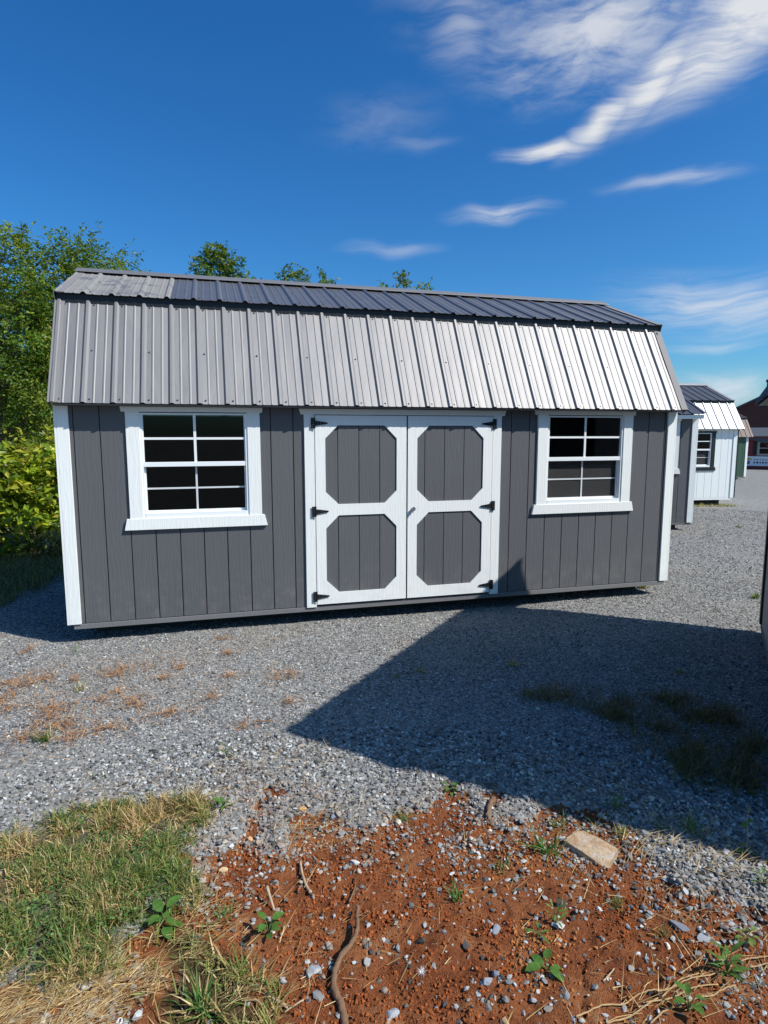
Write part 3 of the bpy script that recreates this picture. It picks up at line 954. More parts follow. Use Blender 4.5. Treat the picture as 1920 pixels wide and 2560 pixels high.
def shed_shell(root, L, D, zb, ze, gables, wall_mat, groove_mat, trim_mat, holes=(), grooves=None, side_boards=False, step=0.2032, rim=True, skids=True, skid_h=0.12, front_boards=True):
    """walls, corner trim, rim, skids; gables = end profile [(y, z) ...] above the walls from front to back"""
    yf = 0.018
    if grooves is None:
        grooves = [0.123 + step * k for k in range(int((L - 0.15) / step) + 1)]
    # backing (the groove bottom) with the openings left out
    bk = MB()
    for a, b, c, d in rects_minus(0.004, L - 0.004, zb, ze, holes):
        bk.box(a, b, yf + 0.008, yf + 0.022, c, d)
    bk.build('wall_sheathing', groove_mat, root)
    gs = [0.02] + [g for g in grooves if 0.03 < g < L - 0.03] + [L - 0.02]
    for a, b in zip(gs[:-1], gs[1:]):
        for poly in board_polys(a + 0.0045, b - 0.0045, zb + 0.002, ze, holes):
            MB().prism_y(poly, yf, yf + 0.009).build('siding_board', wall_mat, root)
    # other three walls, plain from here
    prof = [(yf + 0.022, zb), (D - 0.02, zb), (D - 0.02, ze)] + list(gables[::-1]) + [(yf + 0.022, ze)]
    MB().prism_x(prof, 0.010, 0.02).build('end_wall', groove_mat if side_boards else wall_mat, root)
    MB().prism_x(prof, L - 0.02, L - 0.010).build('end_wall', groove_mat if side_boards else wall_mat, root)
    if side_boards:
        top = [(yf + 0.022, ze)] + list(gables) + [(D - 0.02, ze)]
        ty, tz = [p[0] for p in top], [p[1] for p in top]
        ys = [yf + 0.024] + list(np.arange(0.123, D - 0.06, step)) + [D - 0.022]
        for a, b in zip(ys[:-1], ys[1:]):
            a, b = a + 0.0045, b - 0.0045
            up = [(b, float(np.interp(b, ty, tz)))] + [p for p in top[::-1] if a < p[0] < b] + [(a, float(np.interp(a, ty, tz)))]
            poly = [(a, zb + 0.002), (b, zb + 0.002)] + up
            for x0, x1 in ((0.0005, 0.0095), (L - 0.0095, L - 0.0005)):
                MB().prism_x(poly, x0, x1).build('siding_board', wall_mat, root)
    MB().box(0.0, L, D - 0.02, D, zb, ze).build('back_wall', wall_mat, root)
    MB().box(0.02, L - 0.02, yf + 0.06, D - 0.02, zb - 0.02, zb + 0.012).build('shed_floor', M['interior'], root)
    # corner trim: an L of two boards
    for x, s in ((0.0, 1), (L, -1)):
        m = MB()
        m.box(min(x, x + s * 0.092), max(x, x + s * 0.092), 0.0, yf + 0.004, zb - 0.002, ze + 0.0)
        m.build('corner_trim', trim_mat, root, bevel=0.002)
        m = MB()
        m.box(min(x - s * 0.018, x - s * 0.0005), max(x - s * 0.018, x - s * 0.0005), 0.0005, 0.09, zb - 0.002, ze)
        m.build('corner_trim', trim_mat, root)
    if rim:
        MB().box(0.03, L - 0.02, 0.012, 0.05, zb - 0.048, zb - 0.004).build('rim_board', M['rim'], root, bevel=0.002)
    if skids:
        for y in (0.36, 1.1, D - 1.1, D - 0.36):
            MB().box(0.15, L - 0.15, y - 0.045, y + 0.045, 0.003, skid_h).build('skid', M['skid'], root)


def gambrel_roof(root, L, D, eave, brk, ridge, mat, ov=(0.02, 0.03), phase=0.232, film_first=None, screws=True, nt=7, trim_mat=None, top_mat=None, edge_mat=None):
    """eave, brk, ridge: (y, z) of the front half; mirrored for the back"""
    xa, xb = -ov[0], L + ov[1]
    top_mat = top_mat or mat
    mir = lambda p: (D - p[0], p[1])
    cuts = [xa] + [c for c in (phase + RIB * (3 + 4 * i) for i in range(-1, 40)) if xa + 0.2 < c < xb - 0.1] + [xb]
    lo_top = (brk[0] + 0.045, brk[1] - 0.055)      # the lower sheets end under the upper ones
    for i, (a, b) in enumerate(zip(cuts[:-1], cuts[1:])):
        e = 0.012 if b < xb - 0.01 else 0
        lf = 0.0015 * (i % 2)
        roof_panel(root, a, b + e, eave, lo_top, phase, mat, screws, nt, -1, 100 + i, lift=lf)
        roof_panel(root, a, b + e, brk, ridge, phase - 0.03, film_first if (film_first and i == 0) else top_mat, screws, nt, -1, 200 + i, screws=(0.06, 0.5, 0.92), lift=lf)
        roof_panel(root, a, b + e, mir(eave), mir(lo_top), phase, mat, False, 2, 1, 300 + i, lift=lf)
        roof_panel(root, a, b + e, mir(brk), mir(ridge), phase, top_mat, False, 2, 1, 400 + i, lift=lf)
    # ridge cap
    y, z = ridge
    cap = [(y - 0.165, z - 0.066 + 0.028), (y - 0.15, z - 0.060 + 0.034), (y, z + 0.036), (y + 0.15, z - 0.060 + 0.034), (y + 0.165, z - 0.066 + 0.028), (y, z + 0.030)]
    MB().prism_x(cap, xa - 0.02, xb + 0.02).build('ridge_cap', trim_mat or mat, root)
    for yy in (brk[0] + 0.030, D - brk[0] - 0.085):
        MB().box(xa + 0.002, xb - 0.002, yy, yy + 0.055, brk[1] - 0.075, brk[1] + 0.006).build('gap_shade_strip', M['black_trim'], root)  # added black strip: closes the gap and stands for its shade
    # folded trim down both ends of every slope
    for x, s in ((xa, 1), (xb, -1)):
        for lo, hi in ((eave, lo_top), (brk, ridge), (mir(eave), mir(lo_top)), (mir(brk), mir(ridge))):
            dy, dz = hi[0] - lo[0], hi[1] - lo[1]; ln = math.hypot(dy, dz); ny, nz = -dz / ln, dy / ln
            if nz < 0: ny, nz = -ny, -nz
            for (ha, hb, u, v) in ((0.0065, 0.0095, -0.012, 0.068), (-0.075, 0.0065, -0.012, -0.009)):
                X0, X1 = sorted((x + s * u, x + s * v))
                q = [(lo[0] + ny * ha, lo[1] + nz * ha), (hi[0] + ny * ha, hi[1] + nz * ha), (hi[0] + ny * hb, hi[1] + nz * hb), (lo[0] + ny * hb, lo[1] + nz * hb)]
                MB().prism_x(q, X0, X1).build('rake_trim', edge_mat or trim_mat or mat, root)


def soffit(root, L, D, eave, ze, mat):
    MB().box(0.0, L, eave[0] + 0.02, 0.03, ze + 0.002, ze + 0.014).build('soffit', mat, root)


# ------------------------------------------------------------------ the grey barn shed
W = 6.096
ZB, ZE = 0.172, 2.038


def main_shed():
    s = empty('barn_shed', (0, 0, 0))
    tag(s, 'large grey barn-roofed shed with white double doors facing the camera', 'shed')
    wins = [(0.638, 1.545, 1.075, 1.985), (4.545, 5.452, 1.078, 1.988)]
    door = (2.10, 3.98, ZB, 1.99)
    D = 3.048
    eave, brk, ridge = (-0.118, 2.056), (0.345, 3.008), (1.505, 3.462)
    gr = [3.0] + [0.123 + 0.2032 * k for k in range(10)] + [W - 0.122 - 0.2032 * k for k in range(10)]
    shed_shell(s, W, D, ZB, ZE, [(0.04, ZE), (0.36, 2.93), (1.524, 3.43), (D - 0.36, 2.93), (D - 0.04, ZE)],
               M['siding'], M['groove'], M['white'], holes=wins + [door], grooves=sorted(gr), side_boards=True)
    gambrel_roof(s, W, D, eave, brk, ridge, M['roof'], ov=(0.018, 0.030), film_first=M['roof_film'], edge_mat=M['roof_edge'], top_mat=M['roof_top'])
    soffit(s, W, D, eave, ZE, M['rim'])
    for k, q in enumerate(wins):
        make_window(s, *q, M['white'], casing=0.108, screen=(k == 1))
    # door casing
    MB().box(2.050, 2.144, -0.002, 0.03, 0.165, 1.981).build('door_casing', M['white'], s, bevel=0.002)
    MB().box(3.936, 4.028, -0.002, 0.03, 0.165, 1.981).build('door_casing', M['white'], s, bevel=0.002)
    MB().prism_y([(2.022, 1.9815), (4.058, 1.9815), (4.072, 2.034), (2.006, 2.034)], -0.006, 0.03).build('door_head_casing', M['white'], s, bevel=0.002)
    MB().box(2.10, 3.98, 0.014, 0.05, 0.150, 0.172).build('door_threshold', M['rim'], s)
    MB().box(2.145, 3.935, 0.024, 0.04, 0.185, 1.975).build('door_stop', M['groove'], s)
    for x0, x1, hx, sg in ((2.149, 3.031, 2.111, 1), (3.046, 3.930, 3.966, -1)):
        d = empty('door', (0, 0, 0), 0, s)
        cx = [x0 + 0.094, x0 + 0.216, x1 - 0.218, x1 - 0.098]
        def octo(z0, z1):
            return [(cx[1], z0), (cx[2], z0), (cx[3], z0 + 0.118), (cx[3], z1 - 0.122), (cx[2], z1), (cx[1], z1), (cx[0], z1 - 0.122), (cx[0], z0 + 0.118)]
        plate_with_holes(x0, x1, 0.191, 1.975, [octo(0.300, 1.042), octo(1.148, 1.884)], -0.006, 0.0045).build('door_frame', M['white'], d)
        gs = [x0 + 0.03, x0 + 0.213, x0 + 0.416, x0 + 0.619, x1 - 0.03] if sg > 0 else [x0 + 0.02, x0 + 0.175, x0 + 0.379, x0 + 0.583, x0 + 0.785, x1 - 0.02]
        for a, b in zip(gs[:-1], gs[1:]):
            MB().box(a + 0.0035, b - 0.0035, 0.005, 0.015, 0.20, 1.97).build('door_board', M['siding'], d)
        MB().box(x0 + 0.004, x1 - 0.004, 0.013, 0.022, 0.194, 1.972).build('door_backing', M['groove'], d)
        for z in (1.903, 1.085, 0.271):
            make_hinge(d, hx, z, sg)
        if sg < 0:
            h = MB()
            h.tube([(3.098, -0.008, 1.082), (3.098, -0.030, 1.082)], 0.014, 12)
            h.tube([(3.098, -0.030, 1.082), (3.098, -0.036, 1.082)], 0.020, 12)
            h.tube([(3.104, -0.036, 1.100), (3.096, -0.038, 1.080), (3.086, -0.036, 1.045)], [0.006, 0.008, 0.006], 8)
            h.build('door_handle', M['steel'], d, smooth=False)


main_shed()


# ------------------------------------------------------------------ the row of sheds behind
def row_sheds():
    # low grey shed with a dark gable roof
    rz = R(-15.5); L = 4.27; D = 3.05
    ux, uy = math.cos(rz), math.sin(rz)
    c = Vector((9.835, 3.795, 0.0)) - Vector((ux, uy, 0)) * L
    s = empty('gable_shed', (c.x, c.y, gh(c.x, c.y)), rz)
    tag(s, 'grey shed with white trim and dark gable roof just behind the main shed', 'shed')
    win = (L - 1.33, L - 0.42, 1.16, 2.03)
    zb, ze = 0.15, 2.12
    pitch = 0.40
    shed_shell(s, L, D, zb, ze, [(0.04, ze), (D / 2, ze + D / 2 * pitch - 0.03), (D - 0.04, ze)], M['siding'], M['groove'], M['white'], holes=[win], rim=True)
    make_window(s, *win, M['white'], casing=0.10, screen=True)
    MB().box(0.0, L, -0.10, 0.0, ze - 0.0, ze + 0.02).build('soffit', M['white'], s)
    MB().box(-0.02, L + 0.05, -0.118, -0.1005, ze - 0.05, ze + 0.022).build('fascia', M['white'], s)
    lo, hi = (-0.15, ze + 0.035 - 0.15 * pitch + 0.06), (D / 2, ze + 0.06 + D / 2 * pitch)
    cuts = list(np.arange(-0.06, L, 0.9144)) + [L + 0.10]
    if cuts[-1] - cuts[-2] < 0.3: cuts.pop(-2)
    for i, (a, b) in enumerate(zip(cuts[:-1], cuts[1:])):
        roof_panel(s, a, b + (0.01 if i < len(cuts) - 2 else 0), lo, hi, 0.2, M['roof_black'], False, 3, -1, 500 + i, lift=0.0015 * (i % 2))
        roof_panel(s, a, b + (0.01 if i < len(cuts) - 2 else 0), (D - lo[0], lo[1]), (D - hi[0], hi[1]), 0.2, M['roof_black'], False, 2, 1, 520 + i, lift=0.0015 * (i % 2))
    MB().prism_x([(D / 2 - 0.15, hi[1] - 0.03), (D / 2, hi[1] + 0.035), (D / 2 + 0.15, hi[1] - 0.03), (D / 2, hi[1] + 0.028)], -0.08, L + 0.12).build('ridge_cap', M['roof_black'], s)

    # white shed
    rz = R(-7.0); L = 4.2; D = 3.05
    ux, uy = math.cos(rz), math.sin(rz)
    c = Vector((14.18, 7.21, 0.0)) - Vector((ux, uy, 0)) * L
    g = gh(14.18, 7.21)
    s = empty('barn_shed', (c.x, c.y, g), rz)
    tag(s, 'white shed with black window casing and a barn roof, third in the row', 'shed')
    zb, ze = 0.20, 1.96
    win = (L - 1.62, L - 0.70, 1.0, 1.86)
    shed_shell(s, L, D, zb, ze, [(0.04, ze), (0.34, 2.62), (D / 2, 3.14), (D - 0.34, 2.62), (D - 0.04, ze)], M['white_siding'], M['groove_white'], M['white_siding'], holes=[win], rim=False, side_boards=True)
    MB().box(0.02, L - 0.02, 0.012, 0.05, zb - 0.05, zb - 0.004).build('rim_board', M['white_siding'], s)
    MB().box(L + 0.019, L + 0.045, -0.004, 0.14, zb, ze).build('end_corner_trim', M['black_trim'], s)
    make_window(s, *win, M['black_trim'], casing=0.105, sill_w=0.09)
    gambrel_roof(s, L, D, (-0.11, 1.965), (0.33, 2.70), (D / 2, 3.20), M['roof_sunlit'], ov=(0.05, 0.10), screws=False, nt=4, trim_mat=M['roof_sunlit'], top_mat=M['roof_black'])  # lower sheets coloured paler for the sun sheen on them
    soffit(s, L, D, (-0.11, 1.965), 1.95, M['white_siding'])

    # green shed
    rz = R(-8.0); L = 3.6; D = 3.05
    ux, uy = math.cos(rz), math.sin(rz)
    px, py = 24.30, 16.66
    c = Vector((px, py, 0.0)) - Vector((ux, uy, 0)) * L
    s = empty('barn_shed', (c.x, c.y, gh(px, py)), rz)
    tag(s, 'green shed with white corner trim and brown barn roof, farthest in the row', 'shed')
    zb, ze = 0.12, 1.90
    shed_shell(s, L, D, zb, ze, [(0.04, ze), (0.34, 2.62), (D / 2, 3.06), (D - 0.34, 2.62), (D - 0.04, ze)], M['green_siding'], M['groove'], M['white'])
    gambrel_roof(s, L, D, (-0.12, 1.90), (0.33, 2.74), (D / 2, 3.16), M['roof_brown'], ov=(0.05, 0.14), screws=False, nt=2)


row_sheds()


def far_buildings():
    rz = R(-44.0)
    px, py = 33.35, 26.05
    g = gh(px, py)
    s = empty('red_cabin', (px, py, g), rz)
    tag(s, 'dark red cabin with grey roof and a white banner at the end of the yard', 'cabin')
    L, D, ze = 7.0, 4.0, 2.05
    win = (1.05, 2.15, 0.95, 1.72)
    m = MB()
    for a, b, c, d in rects_minus(0, L, 0, ze, [win]): m.box(a, b, 0.0, 0.03, c, d)
    m.box(0, 0.03, 0.03, D, 0, ze); m.box(L - 0.03, L, 0.03, D, 0, ze); m.box(0.03, L - 0.03, D - 0.03, D, 0, ze)
    m.build('wall', M['red_siding'], s)
    for a, b in ((-0.35, D / 2), (D + 0.35, D / 2)):
        y0, y1 = a, b
        z0, z1 = ze - 0.02, ze + 0.52
        MB().prism_x([(y0, z0), (y1, z1), (y1, z1 + 0.05), (y0, z0 + 0.05)] if y0 < y1 else [(y1, z1), (y0, z0), (y0, z0 + 0.05), (y1, z1 + 0.05)], -0.25, L + 0.25).build('roof', M['roof_grey'], s)
    MB().prism_y([(0.0, ze - 0.02), (1.4, ze - 0.42), (1.5, ze - 0.30), (L, ze - 0.26), (L, ze - 0.02)], -0.30, -0.26).build('porch_fascia', M['roof_grey'], s)
    MB().box(-0.24, L + 0.24, -0.345, -0.33, ze - 0.09, ze - 0.0).build('fascia', M['red_siding'], s)
    w = empty('window', (0, 0, 0), 0, s)
    f = MB()
    x0, x1, z0, z1 = win
    f.box(x0 - 0.08, x0 + 0.05, -0.03, 0.05, z0 - 0.08, z1 + 0.08); f.box(x1 - 0.05, x1 + 0.08, -0.03, 0.05, z0 - 0.08, z1 + 0.08)
    f.box(x0 + 0.05, x1 - 0.05, -0.03, 0.05, z1 - 0.04, z1 + 0.08); f.box(x0 + 0.05, x1 - 0.05, -0.03, 0.05, z0 - 0.08, z0 + 0.04); f.box(x0 + 0.05, x1 - 0.05, -0.02, 0.04, 0.5 * (z0 + z1) - 0.03, 0.5 * (z0 + z1) + 0.03)
    f.build('window_frame', M['tan_siding'], w)
    for za, zb in ((z0 + 0.04, 0.5 * (z0 + z1) - 0.03), (0.5 * (z0 + z1) + 0.03, z1 - 0.04)):
        MB().box(x0 + 0.05, x1 - 0.05, 0.005, 0.012, za, zb).build('pane', M['glass'], w)
    MB().box(x0 - 0.30, x0 - 0.09, -0.035, -0.001, z0 - 0.02, z1 + 0.02).build('shutter', M['black_trim'], s)

    white = plain('banner_vinyl', (0.74, 0.76, 0.80), 0.6, 0.2, 3, 0.04, 0)
    blue = plain('banner_blue', (0.03, 0.07, 0.2), 0.6, 0.2, 3, 0.04, 0)
    gold = plain('banner_gold', (0.55, 0.38, 0.14), 0.6, 0.2, 3, 0.04, 0)
    greyp = plain('banner_grey_print', (0.42, 0.42, 0.44), 0.6, 0.2, 3, 0.04, 0)
    red = plain('poster_red', (0.45, 0.06, 0.04), 0.6, 0.2, 3, 0.04, 0)
    b = empty('banner_sign', (px, py, g), rz)
    tag(b, 'white banner with gold and blue emblem hung low on the red cabin', 'sign')
    MB().box(0.05, 3.2, -0.06, -0.045, 0.22, 0.82).build('banner_sheet', white, b)
    MB().prism_y([(0.18 + 0.28 + 0.28 * math.cos(math.pi * k / 10), 0.58 + 0.17 * math.sin(math.pi * k / 10)) for k in range(11)], -0.066, -0.061).build('emblem_dome', gold, b)
    MB().prism_y([(0.10, 0.34), (0.62, 0.34), (0.62, 0.54), (0.30, 0.54), (0.30, 0.48), (0.52, 0.48), (0.52, 0.42), (0.10, 0.42)], -0.067, -0.061).build('emblem_letter', blue, b)
    x = 0.82
    for i, wd in enumerate((0.10, 0.14, 0.09, 0.12, 0.10, 0.13, 0.10, 0.12)):
        MB().box(x, x + wd, -0.066, -0.061, 0.56, 0.68).build('lettering', greyp, b)
        MB().box(x, x + wd * 0.9, -0.066, -0.061, 0.38, 0.49).build('lettering', blue, b)
        x += wd + 0.045
    for k, (z0, z1) in enumerate(((0.95, 1.22), (1.26, 1.66))):
        p = MB().box(0.08, 0.30, -0.04, -0.02, z0, z1).build('poster', blue, None, loc=(px, py, g))
        p.rotation_euler = (0, 0, rz)
        tag(p, ('lower' if k == 0 else 'upper') + ' blue poster at the left edge of the red cabin wall', 'poster')
    p = MB().box(1.45, 1.8, -0.002, 0.003, 1.46, 1.56).build('window_sticker', red, s)

    # brick house behind the cabin
    rz = R(-44.7); px, py = 40.2, 33.1; g = gh(px, py)
    h = empty('brick_house', (px, py, g), rz)
    tag(h, 'tall dark red brick house with gable end and chimney behind the cabin', 'house')
    Wd, ze = 9.0, 4.35
    rise = Wd / 2 * 0.52
    MB().prism_y([(0, 0), (Wd, 0), (Wd, ze), (Wd / 2, ze + rise), (0, ze)], 0, 10).build('wall', M['brick'], h)
    MB().prism_y([(-0.3, ze - 0.156), (Wd / 2, ze + rise), (Wd / 2, ze + rise + 0.15), (-0.3, ze - 0.006)], -0.25, 10.2).build('roof', M['roof_grey'], h)
    MB().prism_y([(Wd / 2, ze + rise), (Wd + 0.3, ze - 0.156), (Wd + 0.3, ze - 0.006), (Wd / 2, ze + rise + 0.15)], -0.25, 10.2).build('roof', M['roof_grey'], h)
    m = MB(); m.box(1.75, 2.4, 1.0, 1.6, ze + 0.5, ze + 1.95); m.box(1.68, 2.47, 0.93, 1.67, ze + 1.95, ze + 2.12)
    m.build('chimney', M['brick'], h)


far_buildings()


def near_shed():
    """the shed at the right edge that throws the big shadow over the gravel"""
    F = Vector((6.006, -1.318, 0.0)); d = Vector((0.695, 0.719, 0)).normalized(); Ls = 3.20; D = 3.05
    # local x runs along the wall that faces the grey shed: seen from outside it goes from the far corner to the near one
    o = F
    rz = math.atan2(-d.y, -d.x)
    # local +y must point away from the yard
    s = empty('barn_shed', (o.x, o.y, 0.0), rz)
    tag(s, 'shed with black roof and dark corner trim cut off by the right picture edge', 'shed')
    zb, ze = 0.10, 2.05
    eave, brk, ridge = (-0.15, 2.07), (0.37, 3.09), (D / 2, 3.50)
    shed_shell(s, Ls, D, zb, ze, [(0.04, ze), (0.37, 3.02), (D / 2, 3.45), (D - 0.37, 3.02), (D - 0.04, ze)], M['tan_siding'], M['groove'], M['black_trim'], skid_h=0.08, side_boards=True)
    gambrel_roof(s, Ls, D, eave, brk, ridge, M['roof_black'], ov=(0.05, 0.05), screws=False, nt=3)
    soffit(s, Ls, D, eave, ze, M['black_trim'])


near_shed()


# ------------------------------------------------------------------ trees and shrubs
def unit(v):
    return v / np.maximum(1e-9, np.linalg.norm(v, axis=-1, keepdims=True))


def leaf_quads(p, a, nrm, ln, wd):
    """p base points, a axis, nrm normal, ln length, wd half width: folded pointed leaves"""
    a = unit(a); b = unit(np.cross(a, nrm)); nn = np.cross(b, a)
    ln = ln[:, None]; wd = wd[:, None]
    V = np.stack([p, p + a * ln * 0.45 + b * wd + nn * wd * 0.25, p + a * ln - nn * ln * 0.08, p + a * ln * 0.45 - b * wd + nn * wd * 0.25], 1)
    n = len(p)
    F = np.array([[0, 1, 2], [0, 2, 3]])[None] + (np.arange(n) * 4)[:, None, None]
    return V.reshape(-1, 3), F.reshape(-1, 3)


GREENS = np.array([[0.10, 0.18, 0.022], [0.155, 0.22, 0.028], [0.065, 0.135, 0.02], [0.235, 0.27, 0.038], [0.11, 0.18, 0.034]])
YELLOWS = np.array([[0.36, 0.41, 0.028], [0.27, 0.35, 0.03], [0.42, 0.40, 0.05], [0.18, 0.27, 0.026], [0.12, 0.18, 0.02]])


def tree(name, label, base, blobs, nclump, ntwig, nleaf, size, palette=GREENS, seed=1, trunk_r=0.09, droop=0.25, group=None, cat='tree', clump_r=0.34, stems=1, shell=0.45):
    r = np.random.default_rng(seed)
    bx, by = base
    bz = gh(bx, by)
    root = empty(name, (bx, by, bz))
    tag(root, label, cat, group)
    # clump centres inside the ellipsoids, most of them towards the outside
    C = []
    wts = np.array([b[3] * b[4] * b[5] for b in blobs]) ** 0.8; wts = wts / wts.sum()
    for k in range(nclump):
        b = blobs[r.choice(len(blobs), p=wts)]
        d = unit(r.normal(0, 1, 3)); q = r.uniform(shell, 1.0) ** 0.6
        C.append(np.array(b[:3]) + d * q * np.array(b[3:6]))
    C = np.array(C); C = C[C[:, 2] > 0.15]
    top = max(b[2] + 0.5 * b[5] for b in blobs)
    wood = MB()
    trunks = []
    for s in range(stems):
        off = np.array([r.normal(0, 0.05 * (stems > 1)), r.normal(0, 0.05 * (stems > 1)), 0])
        lean = np.array([np.mean([b[0] for b in blobs]), np.mean([b[1] for b in blobs]), 0]) * 0.8 + r.normal(0, 0.12, 3) * [1, 1, 0] * (1 + (stems > 1))
        pts = [off + lean * t ** 1.5 + np.array([r.normal(0, 0.035), r.normal(0, 0.035), top * t]) for t in np.linspace(0, 1, 8)]
        pts[0] = off + np.array([0, 0, -0.05])
        wood.tube(pts, [trunk_r * (1.15 - 0.98 * t) for t in np.linspace(0, 1, 8)], 8)
        trunks.append(np.array(pts))
    for c in C[::2]:
        T = trunks[r.integers(len(trunks))]
        dist = np.hypot(T[:, 0] - c[0], T[:, 1] - c[1])
        zt = c[2] - dist.mean() * 0.7 - 0.25
        i = int(np.clip(np.searchsorted(T[:, 2], zt), 1, len(T) - 2))
        s = T[i]; mid = 0.5 * (s + c) + np.array([r.normal(0, 0.06), r.normal(0, 0.06), -0.06])
        rr = trunk_r * (1 - i / 8.5) * 0.38
        wood.tube([s, mid, c], [rr, rr * 0.6, 0.006], 5, cap=False)
    wood.build('trunk', M['bark'], root, smooth=True)
    # twigs with leaves on both sides
    n = len(C) * ntwig
    cc = np.repeat(C, ntwig, 0)
    cen = np.mean([b[:3] for b in blobs], 0)
    out = unit(cc - cen)
    td = unit(out * 0.55 + r.normal(0, 0.75, (n, 3)) + np.array([0, 0, 0.1]))
    tl = r.uniform(0.6, 1.25, n) * clump_r * 1.25
    st = cc + r.normal(0, clump_r * 0.38, (n, 3))
    tt = (np.arange(nleaf) + 0.6) / nleaf
    P = st[:, None] + td[:, None] * (tl[:, None] * tt)[..., None]
    P[..., 2] -= (tl[:, None] * tt ** 2) * droop
    P = P.reshape(-1, 3)
    N = len(P)
    side = unit(np.cross(np.repeat(td, nleaf, 0), r.normal(0, 1, (N, 3)) * 0.45 + np.array([0, 0, 1.0])))
    sg = np.where(np.arange(N) % 2 == 0, 1, -1)[:, None]
    A = unit(np.repeat(td, nleaf, 0) * 0.55 + side * sg + r.normal(0, 0.3, (N, 3)) + np.array([0, 0, -0.15]))
    NR = unit(r.normal(0, 0.55, (N, 3)) + np.array([0.1, -0.15, 0.9]))
    ln = size * r.uniform(0.65, 1.3, N)
    V, F = leaf_quads(P, A, NR, ln, ln * r.uniform(0.2, 0.3, N))
    keep = np.repeat(P[:, 2] > 0.05, 4)
    ci = np.repeat(np.repeat(r.integers(0, len(palette), len(C)), ntwig), nleaf)
    mixi = np.where(r.random(N) < 0.5, ci, r.integers(0, len(palette), N))
    cb = np.repeat(np.repeat(r.uniform(0.65, 1.3, len(C)), ntwig), nleaf)[:, None]
    col = palette[mixi] * r.uniform(0.75, 1.3, (N, 1)) * cb
    col = np.repeat(np.concatenate([col, np.ones((N, 1))], 1), 4, 0)
    mesh_np('crown', V, F, M['leaf'], root, col=col)
    return root


